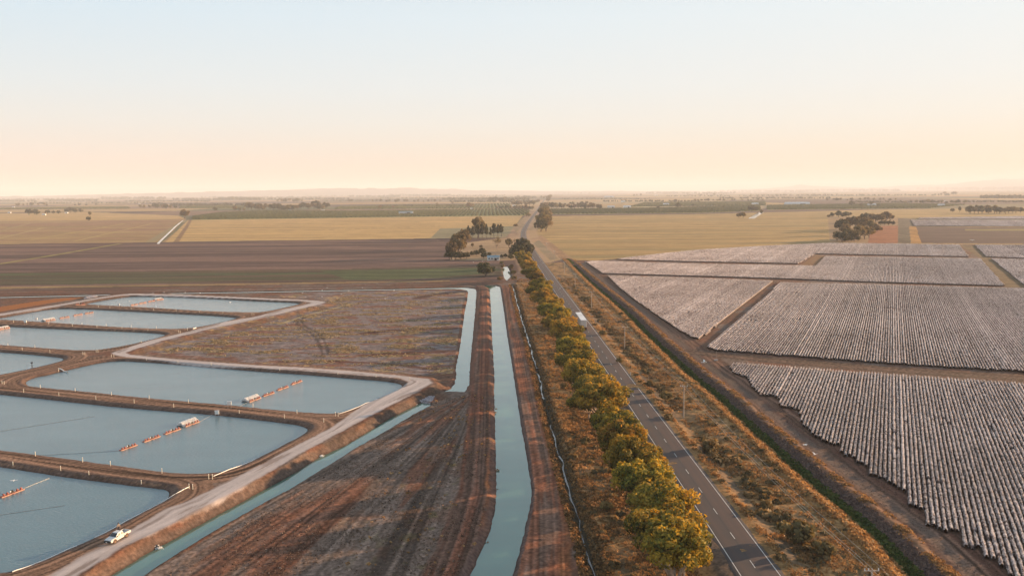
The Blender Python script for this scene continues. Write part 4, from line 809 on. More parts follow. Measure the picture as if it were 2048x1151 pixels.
orch = [orchard([(384,439),(386,433),(440,425.5),(520,422),(700,422.5),(1052,417.5),(1060,424),(1049,430),(600,436)], 'dark green orchard strip left of the highway behind the gold paddock', 1),
 orchard([(1096,428),(1098,418.5),(1300,416.5),(1520,411.5),(1520,421),(1400,425)], 'green orchard with clear diagonal rows right of the far highway', 2),
 orchard([(1535,419),(1535,411),(1800,407),(1930,409.5),(1860,416)], 'green orchard in front of the long pale shed', 3, 14, 7),
 orchard([(0,419),(0,416.5),(255,413.5),(260,417)], 'thin green orchard line on the far left', 4, 16, 8),
 orchard([(360,416),(362,412.5),(490,411),(490,416)], 'green orchard patch behind the lone spreading tree', 5, 16, 8),
 orchard([(670,418),(680,413),(1020,407),(1020,416)], 'upper green orchard left of the far highway', 6, 16, 8),
 orchard([(1260,413),(1290,405.5),(1530,403),(1530,411)], 'far green orchard behind the pale green shed', 7, 18, 9)]
print('orchard trees', orch)

# ---------------------------------------------------------------- scrub, grass and reeds close to the road
m_tuft = leaf_mat('dry_grass_blades', [(0, (.08,.06,.03)), (.3, (.22,.13,.06)), (.6, (.38,.21,.085)), (1, (.52,.34,.16))], .3, (1.15, .95, .7), rnd=0)
m_straw = leaf_mat('straw_tussocks', [(0, (.11,.085,.055)), (.5, (.27,.20,.12)), (1, (.44,.34,.20))], .2, (1.1, .95, .8), rnd=0)
m_weed = leaf_mat('weed_leaves', [(0, (.03,.055,.015)), (.5, (.06,.10,.025)), (1, (.13,.15,.04))], .3, (1.1, 1.1, .6), rnd=0)
m_dead = leaf_mat('dead_weed_stalks', [(0, (.10,.075,.07)), (.5, (.19,.135,.12)), (1, (.34,.22,.16))], .2, (1, .9, .8), rnd=0)
def gz_np(x, y):
    r = np.clip(np.searchsorted(ys, y)-1, 0, NR-2); hw = .70*ys[r]+45; c = np.clip(((x/hw+1)/2*(NC-1)).astype(int), 0, NC-2); return Zr[r, c]
def tufts(name, x, y, h, w, tone, m, label, cat, blades=7, seed=1, leafy=False):
    r = np.random.default_rng(seed); n_ = len(x); ii = np.repeat(np.arange(n_), blades); z = gz_np(x, y)
    u = r.normal(size=(len(ii), 3)); u[:, 2] = np.abs(u[:, 2])*(1. if leafy else .5); u /= np.linalg.norm(u, axis=1)[:, None]
    P = np.column_stack([x[ii]+u[:, 0]*w[ii]*.8, y[ii]+u[:, 1]*w[ii]*.8, z[ii]+h[ii]*(.25+.6*u[:, 2]*r.uniform(.5, 1, len(ii)))])
    q = u+r.normal(size=u.shape)*.5; q /= np.linalg.norm(q, axis=1)[:, None]
    V, F = quads(P, q, h[ii]*.33*r.uniform(.7, 1.3, len(ii)), .8, r); t_ = np.clip(tone[ii]+r.normal(size=len(ii))*.13, 0, 1)
    o = mesh_np(name, V, F, m, vals=np.repeat(t_, 4)); tag(o, label, cat, None, 'stuff')
r = np.random.default_rng(77)
def verge_pts(n_, u0, u1, y0, y1, fn):
    y = y0*(y1/y0)**r.uniform(0, 1, n_); u_ = r.uniform(u0, u1, n_); x = roadx(y)+u_; k = fn(x, y, u_); return x[k], y[k]
def okc(x, y, u_): 
    _, s, _ = segd(CREEK, x, y); _, sdch, _ = segd(DITCH, x, y); g = fbm(x/5, y/5, 200, 3)
    return (np.abs(u_) > 5) & (sdch < -.8) & ((s > 1.2) | (s < -1.2) & (s > -3.2)) & ((u_ < -9.5) | (u_ > 5.4)) & (g+r.uniform(-.2, .2, len(x)) > .42) & ~((u_ > 7) & (u_ < 9.2) & (g < .6))
x, y = verge_pts(52000, -26, 31, 110, 620, okc); g = fbm(x/5, y/5, 201, 3); u_ = x-roadx(y); tone = np.clip(.15+.9*(fbm(x/2.2, y/2.2, 202, 3))-.28*ss(8.5, 10, u_)*(1-ss(13, 16, u_))+.12*ss(16, 18, u_)*(1-ss(23, 25, u_))-.25*(fbm(u_/1.6, y/16, 231, 3) > .58), 0, 1); sz = .22+.5*g**2*1.6
tufts('dry_grass', x, y, sz, sz*1.1, tone, m_tuft, 'dry orange brown grass tussocks on the verges of the highway', 'grass', 7, 3)
u_ = x-roadx(y); k = r.uniform(size=len(x)) < .012+.13*ss(8.5, 10, u_)*(1-ss(13.5, 16, u_))*ss(.5, .6, fbm(u_/2.5, y/11, 230, 3)); x, y = x[k], y[k]; sz = .55+.7*r.uniform(size=len(x))**2
tufts('saltbush_scrub', x, y, sz, sz*1.3, r.uniform(0, .6, len(x)), m_olive, 'low grey green scrub clumps scattered through the verges', 'scrub', 34, 4, True)
acc = np.concatenate([[0], np.cumsum(np.hypot(*(DITCH[1:]-DITCH[:-1]).T))])
def along(L, n_, lo, hi, smax=700):
    a = np.concatenate([[0], np.cumsum(np.hypot(*(L[1:]-L[:-1]).T))]); s = r.uniform(0, 1, n_)**1.4*min(smax, a[-1]); i = np.clip(np.searchsorted(a, s)-1, 0, len(L)-2); f = (s-a[i])/(a[i+1]-a[i]+1e-9)
    p = L[i]*(1-f[:, None])+L[i+1]*f[:, None]; t = L[i+1]-L[i]; t /= np.hypot(t[:, 0], t[:, 1])[:, None]; o_ = r.uniform(lo, hi, n_); return p[:, 0]+t[:, 1]*o_, p[:, 1]-t[:, 0]*o_, o_
# DITCH runs towards the camera, so its right hand side is the highway side
x, y, o_ = along(DITCH, 9000, -.6, 1.9); sz = r.uniform(.3, .8, len(x)); tufts('ditch_weeds', x, y, sz, sz*.9, r.uniform(.1, .9, len(x)), m_weed, 'bright green weeds filling the bottom of the roadside ditch', 'weeds', 9, 5, True)
x, y, o_ = along(DITCH, 13000, 1.6, 4.6); sz = r.uniform(.18, .42, len(x)); tufts('dead_weeds', x, y, sz, sz, r.uniform(.0, .8, len(x)), m_dead, 'grey purple dead weeds on the cotton side of the ditch', 'dead weeds', 9, 6, True)
x, y, o_ = along(DITCH, 11000, 4.2, 7.2); k = fbm(x/3, y/3, 210, 3)+r.uniform(-.12, .12, len(x)) > .5; x, y = x[k], y[k]; sz = r.uniform(.15, .45, len(x)); tufts('dry_grass', x, y, sz, sz, r.uniform(.1, .9, len(x)), m_tuft, 'orange dry grass rim between the dead weeds and the haul track', 'grass', 7, 7)
x, y, o_ = along(DITCH, 15000, -4.6, -.6); sz = r.uniform(.25, .75, len(x)); tufts('dry_grass', x, y, sz, sz, np.clip(r.uniform(.2, 1.1, len(x)), 0, 1), m_tuft, 'golden dry grass on the highway side of the ditch', 'grass', 8, 8)
x, y, o_ = along(CREEK, 9000, -2.6, 2.8, 450); k = np.abs(o_) > .7; x, y = x[k], y[k]; sz = r.uniform(.2, .6, len(x)); tufts('creek_grass', x, y, sz, sz, r.uniform(.0, .6, len(x)), m_tuft, 'dark grass lining the narrow winding creek', 'grass', 7, 9)
# sparse clumps on the scrubby paddock
poly = PXL([(560,640),(700,590),(905,585),(925,610),(908,740),(850,745),(500,720),(320,703)]); x = r.uniform(poly[:, 0].min(), poly[:, 0].max(), 60000); y = r.uniform(poly[:, 1].min(), poly[:, 1].max(), 60000); k = inside(poly, x, y) & (fbm(x/12, y/4, 62, 5)+r.uniform(-.08, .08, len(x)) > .615); x, y = x[k], y[k]
sz = r.uniform(.2, .55, len(x)); tufts('dry_grass', x, y, sz, sz, np.clip(r.uniform(.35, 1.0, len(x)), 0, 1), m_straw, 'sparse straw tussocks on the bare paddock behind the ponds', 'grass', 5, 10)
x = r.uniform(-30, 0, 500); y = r.uniform(118, 260, 500); k = fbm(x/2.1, y/2.1, 74, 3) > .52; x, y = x[k], y[k]; sz = r.uniform(.2, .5, len(x)); tufts('dry_grass', x, y, sz, sz, r.uniform(.3, 1, len(x)), m_tuft, 'few small tussocks on the graded ground beside the main channel', 'grass', 8, 12)
m_clod = leaf_mat('soil_clods', [(0, (.05,.032,.024)), (.5, (.16,.095,.065)), (1, (.30,.21,.16))], 0, (1, 1, 1), rnd=0)
triw = PXL([(868,800),(930,790),(980,790),(984,860),(984,985),(960,1067),(905,1175),(300,1175),(520,1022),(720,900),(862,816)]); x = r.uniform(triw[:, 0].min(), triw[:, 0].max(), 42000); y = 115*(300/115)**r.uniform(0, 1, 42000); k = inside(triw, x, y) & (fbm(x/6, y/9, 220, 3)+r.uniform(-.15, .15, len(x)) > .5); x, y = x[k], y[k]; sz = r.uniform(.06, .2, len(x))*(1+.8*(r.uniform(size=len(x)) < .06))
tufts('soil_clods', x, y, sz, sz*.8, r.uniform(0, 1, len(x)), m_clod, 'loose soil clods scattered over the graded ground between the channels', 'soil clods', 6, 13, True)
x, y, o_ = along(DITCH, 9000, 7, 18); sz = r.uniform(.05, .16, len(x)); tufts('soil_clods', x, y, sz, sz*.8, r.uniform(.1, .9, len(x)), m_clod, 'loose soil clods scattered along the haul track beside the cotton', 'soil clods', 6, 14, True)
# larger bushes whose shadows reach the highway
BUSH = [(1424,903,1.5,'orange green bush with a dark shaded side, right of the highway'),(1590,1082,1.7,'large orange green bush at the bottom, right of the highway'),(1330,800,1.2,'dark bush right of the highway beside the middle power pole'),(1300,776,.9,'small dark bush above the bush by the middle power pole'),(1535,1016,.8,'low bush on the verge above the large bottom bush'),(1648,1110,1.1,'low bush on the verge beside the large bottom bush'),(1128,775,.7,'grey bush between the creek and the gum trees'),(1172,890,.8,'grey green bush left of the gum row'),(1212,1020,.8,'grey bush left of the near gum trees'),(1240,728,.8,'dark bush on the verge across the highway from the gums'),(1205,672,.9,'dark bush on the verge opposite the truck')]
for i, (px, py, s, lab) in enumerate(BUSH):
    x, y = PX(px, py); put_tree('bush', FAR['bush'][i % 4], x, y, lab, 'bush', 'bushes along the highway', s, random.uniform(0, 6))
# ---------------------------------------------------------------- made things
class MB:
    def __init__(s): s.V = []; s.F = []
    def add(s, V, F):
        b = len(s.V); s.V += [tuple(v) for v in V]; s.F += [tuple(i+b for i in f) for f in F]; return s
    def box(s, c, d, rz=0., taper=1., ry=0.):
        V = []
        for k in (-1, 1):
            q = taper if k > 0 else 1
            for a, b in ((-1, -1), (1, -1), (1, 1), (-1, 1)):
                x, y, z = a*d[0]/2*q, b*d[1]/2*q, k*d[2]/2
                x, z = x*math.cos(ry)+z*math.sin(ry), -x*math.sin(ry)+z*math.cos(ry)
                V.append((c[0]+x*math.cos(rz)-y*math.sin(rz), c[1]+x*math.sin(rz)+y*math.cos(rz), c[2]+z))
        return s.add(V, [(3, 2, 1, 0), (4, 5, 6, 7), (0, 1, 5, 4), (1, 2, 6, 5), (2, 3, 7, 6), (3, 0, 4, 7)])
    def cyl(s, a, b, r, r2=None, k=12):
        a = Vector(a); b = Vector(b); r2 = r if r2 is None else r2; d = (b-a).normalized(); u = d.cross(Vector((.3, .2, .9)) if abs(d.z) < .8 else Vector((1, .1, 0))).normalized(); w = d.cross(u)
        V = [tuple(p+(u*math.cos(2*math.pi*j/k)+w*math.sin(2*math.pi*j/k))*q) for p, q in ((a, r), (b, r2)) for j in range(k)]
        return s.add(V, [(j, (j+1) % k, k+(j+1) % k, k+j) for j in range(k)]+[tuple(range(k))[::-1], tuple(range(k, 2*k))])
    def prism(s, prof, w0, w1=None, y=0.):
        "side profile (x, z) given from the lower front, extruded across y; w1 narrows points above the waist"
        n = len(prof); V = []
        for sg in (-1, 1):
            for i, p in enumerate(prof): V.append((p[0], y+sg*(p[2] if len(p) > 2 else w0)/2, p[1]))
        return s.add(V, [tuple(range(n)), tuple(range(n, 2*n))[::-1]]+[((i+1) % n, i, n+i, n+(i+1) % n) for i in range(n)])
    def build(s, name, m, parent=None, bevel=0.):
        me = bpy.data.meshes.new(name); me.from_pydata(s.V, [], s.F); me.update(); me.materials.append(m)
        import bmesh
        bm = bmesh.new(); bm.from_mesh(me); bmesh.ops.recalc_face_normals(bm, faces=bm.faces)
        if bevel: bmesh.ops.bevel(bm, geom=list(bm.edges), offset=bevel, segments=1, affect='EDGES', clamp_overlap=True)
        bm.to_mesh(me); bm.free()
        return link(bpy.data.objects.new(name, me), parent)
def empty(name, loc, rz=0., label=None, cat=None, group=None, sc=1.):
    o = bpy.data.objects.new(name, None); link(o); o.location = loc; o.rotation_euler = (0, 0, rz); o.scale = (sc, sc, sc); o.empty_display_size = .5
    return tag(o, label, cat, group)
def copy_tree(o, parent=None):
    c = o.copy(); scene.collection.objects.link(c); c.parent = parent
    for ch in [q for q in bpy.data.objects if q.parent == o]: copy_tree(ch, c)
    return c
m_white = mat('white_paint', (.78,.77,.74), .35, .04, 3, spec=.5)
m_cream = mat('cream_post', (.74,.68,.55), .6, .15, 3)
m_glass = mat('dark_glass', (.02,.025,.03), .08, spec=.8)
m_black = mat('black_rubber', (.025,.024,.024), .7, .2, 5)
m_steel = mat('dusty_steel', (.45,.43,.40), .4, .2, 4, metallic=.6)
m_dust = mat('dusty_wheel', (.20,.12,.08), .8, .2, 6)
m_red = mat('red_float', (.30,.085,.07), .45, .15, 3)
m_orange = mat('orange_float', (.46,.26,.19), .5, .15, 3)
m_wood = mat('weathered_pole', (.45,.36,.29), .85, .2, 3)
m_tin = mat('pale_tin', (.62,.64,.66), .5, .12, 1)
m_tind = mat('blue_grey_tin', (.20,.29,.33), .5, .15, 1)
m_wall = mat('pale_wall', (.66,.62,.57), .8, .1, 1)
m_conc = mat('concrete', (.42,.40,.38), .9, .2, 2)
m_tail = mat('tail_lamp_red', (.45,.03,.02), .4)

# utility vehicle on the gravel road
w1 = np.array(PX(229.4, 1083, 1.75)); w2 = np.array(PX(254.6, 1069.5, 1.75)); hdv = (w1-w2)/np.hypot(*(w1-w2)); ha = math.atan2(hdv[1], hdv[0])
cen = (w1+w2)/2+np.array((hdv[1], -hdv[0]))*.78
ute = empty('utility_vehicle', (cen[0], cen[1], ground_z(*cen)+.02), ha, 'white double cab utility with open tray parked beside the nearest pond', 'utility vehicle', sc=.92)
m_car = mat('white_car_paint', (.60,.60,.59), .3, .03, 3, spec=.5)
MB().prism([(2.62, .48, 1.7), (2.66, .86, 1.72), (2.45, 1.02, 1.66), (1.32, 1.14, 1.74), (-.82, 1.16, 1.8), (-.82, .46, 1.8), (1.2, .42, 1.8)], 1.8).build('body', m_car, ute, .03)
MB().prism([(1.32, 1.14, 1.66), (.58, 1.72, 1.36), (.35, 1.77, 1.34), (-.62, 1.76, 1.34), (-.82, 1.16, 1.66)], 1.5).build('cabin', m_car, ute, .02)
MB().add([(1.27, -.74, 1.19), (1.27, .74, 1.19), (.63, .60, 1.70), (.63, -.60, 1.70)], [(0, 1, 2, 3)]).build('windscreen', m_glass, ute).location = (.025, 0, .02)
for sg in (-1, 1):
    for a, b in (((1.02, .42), (.42, .30)), ((-.12, -.70), (-.08, -.60))):
        y0, y1 = sg*.84, sg*.695
        MB().add([(a[0], y0, 1.20), (a[1] if a[0] < 0 else .02, y0, 1.20), (b[1] if a[0] < 0 else .02, y1, 1.66), (b[0], y1, 1.66)], [(0, 1, 2, 3)]).build('side_window', m_glass, ute)
    MB().box((1.02, sg*1.0, 1.22), (.12, .2, .16)).build('mirror', m_black, ute)
    MB().box((2.60, sg*.68, .84), (.12, .34, .16)).build('headlight', m_tin, ute)
    MB().box((-2.66, sg*.80, .92), (.05, .14, .26)).build('tail_light', m_tail, ute)
    for wx in (1.62, -1.55):
        w = MB().cyl((wx, sg*.70, .38), (wx, sg*.93, .38), .39, k=18).build('wheel', m_black, ute); MB().cyl((wx, sg*.925, .38), (wx, sg*.945, .38), .25, k=14).build('rim', m_dust, w)
        MB().cyl((wx, sg*.80, .46), (wx, sg*.925, .46), .47, k=16).build('wheel_arch', m_white if wx > 9 else m_dust, ute)
tr = MB(); tr.box((-1.76, 0, .72), (1.84, 1.76, .08)); tr.box((-2.66, 0, .96), (.05, 1.8, .44)); tr.box((-.88, 0, .98), (.05, 1.8, .44))
for sg in (-1, 1): tr.box((-1.77, sg*.89, .96), (1.8, .06, .44))
tr.build('tray', m_car, ute)
MB().box((-1.2, .35, .9), (.4, .5, .28)).box((-1.25, -.3, .86), (.3, .35, .22)).build('toolbox', m_black, ute)
bb = MB(); bb.box((2.76, 0, .62), (.16, 1.66, .3)); bb.box((2.78, 0, .90), (.07, 1.2, .07))
for yy in (-.58, 0, .58): bb.box((2.78, yy, .78), (.07, .07, .3))
bb.build('bull_bar', m_black, ute); MB().box((2.86, -.15, .6), (.02, .38, .13)).build('number_plate', m_white, ute)

# person behind the vehicle
def skinned(name, verts, edges, radii, m, parent=None, root=0, sub=2):
    me = bpy.data.meshes.new(name); me.from_pydata(verts, edges, []); me.update(); o = link(bpy.data.objects.new(name, me), parent)
    md = o.modifiers.new('skin', 'SKIN'); sv = me.skin_vertices[0].data
    for i, r_ in enumerate(radii): sv[i].radius = (r_, r_) if not isinstance(r_, tuple) else r_
    sv[root].use_root = True; md.use_smooth_shade = True
    s_ = o.modifiers.new('sub', 'SUBSURF'); s_.levels = sub; s_.render_levels = sub; me.materials.append(m); return o
m_skin = mat('skin', (.45,.27,.19), .6); m_shirt = mat('beige_shirt', (.50,.40,.30), .9, .1, 8); m_trou = mat('dark_trousers', (.06,.065,.08), .9, .15, 8); m_hair = mat('dark_hair', (.02,.016,.014), .7)
pp = np.array(PX(237.5, 1061.5, 1.5)); person = empty('person', (pp[0], pp[1], ground_z(*pp)), ha+.9, 'person in a beige shirt standing on the pond side of the white utility', 'person')
sk = [(0, 0, .95), (0, 0, 1.15), (.02, 0, 1.38), (.03, 0, 1.50), (.05, 0, 1.66), (.05, .20, 1.40), (.12, .26, 1.12), (.30, .22, .98), (.05, -.20, 1.40), (.10, -.27, 1.12), (.28, -.22, 1.00), (.02, .10, .90), (.10, .11, .50), (.02, .11, .08), (.14, .12, .04), (0, -.10, .90), (-.02, -.11, .50), (-.10, -.11, .08), (.02, -.12, .04), (.36, .21, .95), (.34, -.21, .97)]
se = [(0, 1), (1, 2), (2, 3), (3, 4), (2, 5), (5, 6), (6, 7), (7, 19), (2, 8), (8, 9), (9, 10), (10, 20), (0, 11), (11, 12), (12, 13), (13, 14), (0, 15), (15, 16), (16, 17), (17, 18)]
skinned('body', sk, se, [.13, .125, .13, .055, .095, .06, .045, .033, .06, .045, .033, .09, .06, .042, .04, .09, .06, .042, .04, .03, .03], m_skin, person)
skinned('shirt', [sk[i] for i in (0, 1, 2, 5, 6, 8, 9)], [(0, 1), (1, 2), (2, 3), (3, 4), (2, 5), (5, 6)], [.155, .15, .15, .08, .07, .08, .07], m_shirt, person)
skinned('trousers', [sk[i] for i in (0, 11, 12, 13, 15, 16, 17)], [(0, 1), (1, 2), (2, 3), (0, 4), (4, 5), (5, 6)], [.15, .11, .085, .07, .11, .085, .07], m_trou, person)
skinned('hair', [(.03, 0, 1.70), (.02, 0, 1.76), (-.03, 0, 1.68)], [(0, 1), (0, 2)], [.11, .07, .07], m_hair, person)

# freight truck with two box trailers
rr0 = np.array(PX(1163.3, 660, .7)); yy = rr0[1]; tx = roadx(yy)-1.75; th = math.atan2(1, -.0265)
truck = empty('freight_truck', (tx, yy, .665), th, 'white articulated truck with two box trailers driving away on the left lane of the highway', 'truck', sc=1.16)
def axle(x, parent, dual=True):
    for sg in (-1, 1): 
        w = MB().cyl((x, sg*.72, .52), (x, sg*1.22, .52), .52, k=16).build('wheel', m_black, parent); MB().cyl((x, sg*1.215, .52), (x, sg*1.235, .52), .28, k=12).build('rim', m_steel, w)
m_box = mat('trailer_side', (.64,.57,.51), .6, .08, .8); m_roof = mat('trailer_roof', (.74,.74,.73), .5, .08, .8)
def trailer(x0, L, nax):
    o = MB().box((x0+L/2, 0, 2.72), (L, 2.46, 2.9)).build('trailer', m_box, truck, .04)
    MB().box((x0+L/2, 0, 4.19), (L-.1, 2.34, .06)).build('trailer_roof', m_roof, o)
    MB().box((x0+L/2, 0, 1.12), (L-.2, 1.0, .28)).build('chassis', m_black, truck)
    r_ = MB()
    for k_ in range(int(L/1.2)): 
        for sg in (-1, 1): r_.box((x0+.6+k_*1.2, sg*1.245, 2.72), (.06, .03, 2.8))
    r_.build('side_ribs', m_steel, o)
    for k_ in range(nax): axle(x0+1.0+k_*1.3, truck)
    return o
t2 = trailer(0, 12.2, 3); t1 = trailer(13.2, 8.6, 3)
for yy_ in (-.62, .62): MB().box((-.02, yy_, 2.72), (.03, 1.14, 2.66)).build('rear_door', m_box, t2)
MB().box((-.05, 0, 1.12), (.10, 2.4, .22)).build('bumper', m_red, truck)
for sg in (-1, 1): MB().box((-.11, sg*.95, 1.14), (.03, .34, .14)).build('tail_light', m_tail, truck); MB().box((.55, sg*.95, .7), (.04, .5, .5)).build('mud_flap', m_black, truck)
cab = MB().prism([(26.0, .55, 2.3), (26.1, 1.5, 2.3), (25.7, 1.75, 2.2), (24.9, 1.85, 2.3), (24.6, 3.1, 2.2), (24.0, 3.6, 2.1), (22.5, 3.75, 2.1), (22.4, 1.0, 2.4), (23.0, .55, 2.4)], 2.3).build('cab', m_white, truck, .04)
MB().add([(24.93, -.98, 1.98), (24.93, .98, 1.98), (24.68, .92, 2.95), (24.68, -.92, 2.95)], [(0, 1, 2, 3)]).build('windscreen', m_glass, cab)
for sg in (-1, 1): MB().add([(24.75, sg*1.165, 2.0), (23.7, sg*1.175, 2.0), (23.7, sg*1.13, 2.85), (24.55, sg*1.12, 2.85)], [(0, 1, 2, 3)]).build('side_window', m_glass, cab)
MB().box((21.5, 0, 1.05), (3.2, .9, .3)).build('chassis', m_black, truck)
for a in (25.2, 21.9, 20.8): axle(a, truck)

# paddle aerators
def make_aerator():
    r_ = empty('paddle_aerator', (0, 0, 0))
    for sg, m_ in ((1, m_red), (-1, m_orange)): MB().box((0, sg*.38, .14), (5.6, .24, .26)).build('float', m_, r_, .06)
    f = MB(); 
    for x in np.linspace(-2.5, 2.5, 9): f.box((x, 0, .36), (.08, 1.15, .06))
    f.build('frame', m_orange, r_)
    MB().cyl((-2.6, -.12, .62), (2.6, -.12, .62), .035, k=8).build('shaft', m_steel, r_)
    for x in (-2.1, -1.2, 1.2, 2.1):
        p_ = MB()
        for k_ in range(8):
            a = k_*math.pi/4; p_.box((x, -.12+.26*math.cos(a), .62+.26*math.sin(a)), (.30, .05, .14))
        p_.cyl((x-.04, -.12, .62), (x+.04, -.12, .62), .24, k=10).build('paddle_wheel', m_red, r_)
    MB().box((0, 0, .62), (.55, .42, .42)).box((.05, 0, .92), (.26, .26, .22)).build('motor', m_black, r_)
    MB().box((-.38, .0, .78), (.18, .3, .34)).build('motor_cover', m_white, r_)
    MB().box((0, -.75, .1), (.5, .3, .12)).build('outrigger', m_red, r_)
    return r_
aproto = make_aerator(); first = True
AER = [('A', [(0,995.5,48,977)], []), ('B', [(238,901,275.5,889),(285,884,321,871.5),(327,868.5,362,856.5),(368,853.5,399,842)], [3]),
 ('C', [(496,804,522,795),(524,792.5,549.5,784.5),(553,781,577,772.5),(580.5,769.5,604.5,761)], [0]),
 ('E', [(-6,660,23,654.5)], [0]), ('F', [(89,642.5,112,638.8),(118,636.8,139.5,633.3),(145.5,631.5,165.5,628),(168.5,627.3,187.5,624.3)], [0]),
 ('G', [(260,611.2,276.5,607.8),(277.5,607.3,293,604.6),(294.5,604.2,311,600.6),(311,600.8,328,597.8)], [3])]
PN = {'A': 'nearest pond at lower left', 'B': 'big pond beside the gravel road', 'C': 'long central pond', 'D': 'small left edge pond', 'E': 'left pond under the third bank', 'F': 'second farthest pond', 'G': 'farthest pond'}
m_spray = mat('white_spray', (.88,.86,.84), .6)
va = np.array(PX(240, 900, POND_Z)); vb = np.array(PX(395, 844, POND_Z)); AD = math.atan2(*(vb-va)[::-1])
for pk, L, sp_ in AER:
    for i, (x0, y0, x1, y1) in enumerate(L):
        a = np.array(PX(x0, y0, POND_Z)); b = np.array(PX(x1, y1, POND_Z)); c = (a+b)/2; h = math.atan2(*(b-a)[::-1]); h = AD+.35*max(-.5, min(.5, h-AD))
        o = aproto if first else copy_tree(aproto); first = False
        o.location = (c[0], c[1], POND_Z-.05); o.rotation_euler = (0, 0, h); ll = max(4.6, min(6.4, float(np.hypot(*(b-a))))); o.scale = (ll/5.6*.94, .85, .8)
        lab = f'orange paddle aerator on the {PN[pk]}' if len(L) == 1 else f'orange paddle aerator on the {PN[pk]}, {ORD[i]} from left'
        if i in sp_: lab = f'paddle aerator throwing white spray on the {PN[pk]}'
        tag(o, lab, 'aerator', 'paddle aerators on the ponds')
        if i in sp_:
            r = np.random.default_rng(i+7); n_ = 5200; t = r.uniform(0, 1, n_); al = r.uniform(-.48, .48, n_)*ll; hh = (1.15*4*t*(1-t)*.9+.15)*r.uniform(.2, 1, n_); ou = t*2.6+.15
            P = np.column_stack([c[0]+math.cos(h)*al-math.sin(h)*ou, c[1]+math.sin(h)*al+math.cos(h)*ou, POND_Z+hh]); q = r.normal(size=(n_, 3)); q /= np.linalg.norm(q, axis=1)[:, None]
            V, F = quads(P, q, .085, 1., r); s_ = mesh_np('water_spray', V, F, m_spray); tag(s_, f'white water spray thrown by the working aerator on the {PN[pk]}', 'spray', None, 'stuff')

# marker posts along the banks
def make_post():
    r_ = empty('marker_post', (0, 0, 0)); MB().cyl((0, 0, -.3), (0, 0, 1.12), .085, .075, 8).build('post', m_cream, r_); MB().cyl((0, 0, 1.12), (0, 0, 1.2), .10, .06, 8).build('cap', m_white, r_); return r_
post0 = make_post(); first = True
def posts(L, label, dy=4):
    global first
    L = sorted(L)
    for i, (x, y) in enumerate(L):
        c = PX(x, y+dy*(y-380)/560, TOP_Z*.8); o = post0 if first else copy_tree(post0); first = False
        o.location = (c[0], c[1], ground_z(*c)); tag(o, f'{label}, {ORD[i]} from the left', 'post', 'marker posts on the pond banks')
posts([(71,910),(165.5,921.6),(221,929),(324,943.8),(417.6,955.5),(425,956)], 'pale post on the upper side of the lowest bank')
posts([(26,926),(121.5,938),(178,946.6),(282.6,962),(378.4,975),(385.8,976)], 'pale post on the lower side of the lowest bank')
posts([(81,774.5),(150.5,781.5),(223,789),(298.5,796),(377,804),(506,812),(594,825),(671,830),(676.5,831)], 'pale post on the upper side of the long second bank')
posts([(47.5,783),(118,790),(192,797.5),(268.5,804.5),(347.5,812.5),(478.7,824.5),(569,834.5),(647.7,842.5)], 'pale post on the lower side of the long second bank')
posts([(293,718),(356,723),(422.5,728),(559.5,738.7),(675.7,747),(752,753),(819.5,758.7),(223,713),(228,713)], 'pale post above the long central pond')
posts([(4.5,766),(8.7,767),(117,738.7)], 'pale post at the left tip of the long central pond')
posts([(44.5,699),(100,703.7),(166,708),(170,708),(16,690),(70,694),(192.5,703),(196,703)], 'pale post on the bank under the third left pond')
posts([(27,643.7),(97.5,648),(145,651.7),(194,654.5),(244,657),(296,660),(357,664),(360.5,664)], 'pale post, lower side of the bank below the second farthest pond')
posts([(164,646.7),(212.5,650),(262.5,653),(313,656),(375,659.5)], 'pale post, upper side of the bank below the second farthest pond')
posts([(197,613.7),(220,615.5),(262.5,617.5),(307.5,620),(352.5,622),(398.7,624),(446,626.7),(504,628.7),(508,629)], 'pale post on the bank under the farthest pond')

# electrical cabinets on legs
def make_cab():
    r_ = empty('control_cabinet', (0, 0, 0)); MB().box((0, 0, 1.75), (1.15, .5, 1.0)).build('case', m_white, r_, .02); MB().box((0, 0, 2.28), (1.3, .65, .06)).build('roof', m_tin, r_)
    for sx in (-.28, .28): MB().box((sx, -.262, 1.75), (.5, .02, .86)).build('door', m_white, r_)
    for sx in (-.45, .45): MB().box((sx, 0, .45), (.08, .08, 1.6)).build('leg', m_steel, r_)
    return r_
cab0 = make_cab(); first = True
for x, y, lab in [(434,826,'white control cabinet on legs on the lower side of the long second bank'),(459,816,'white control cabinet on legs on the upper side of the long second bank'),(51,649,'white control cabinet on the bank under the second farthest pond, left one'),(72.5,643.5,'white control cabinet on the bank under the second farthest pond, right one'),(237.5,614.5,'white control cabinet on the bank under the farthest pond')]:
    c = PX(x, y, 1.4); o = cab0 if first else copy_tree(cab0); first = False; o.location = (c[0], c[1], ground_z(*c)-.15); o.rotation_euler = (0, 0, .2); tag(o, lab, 'cabinet', 'control cabinets on the banks')

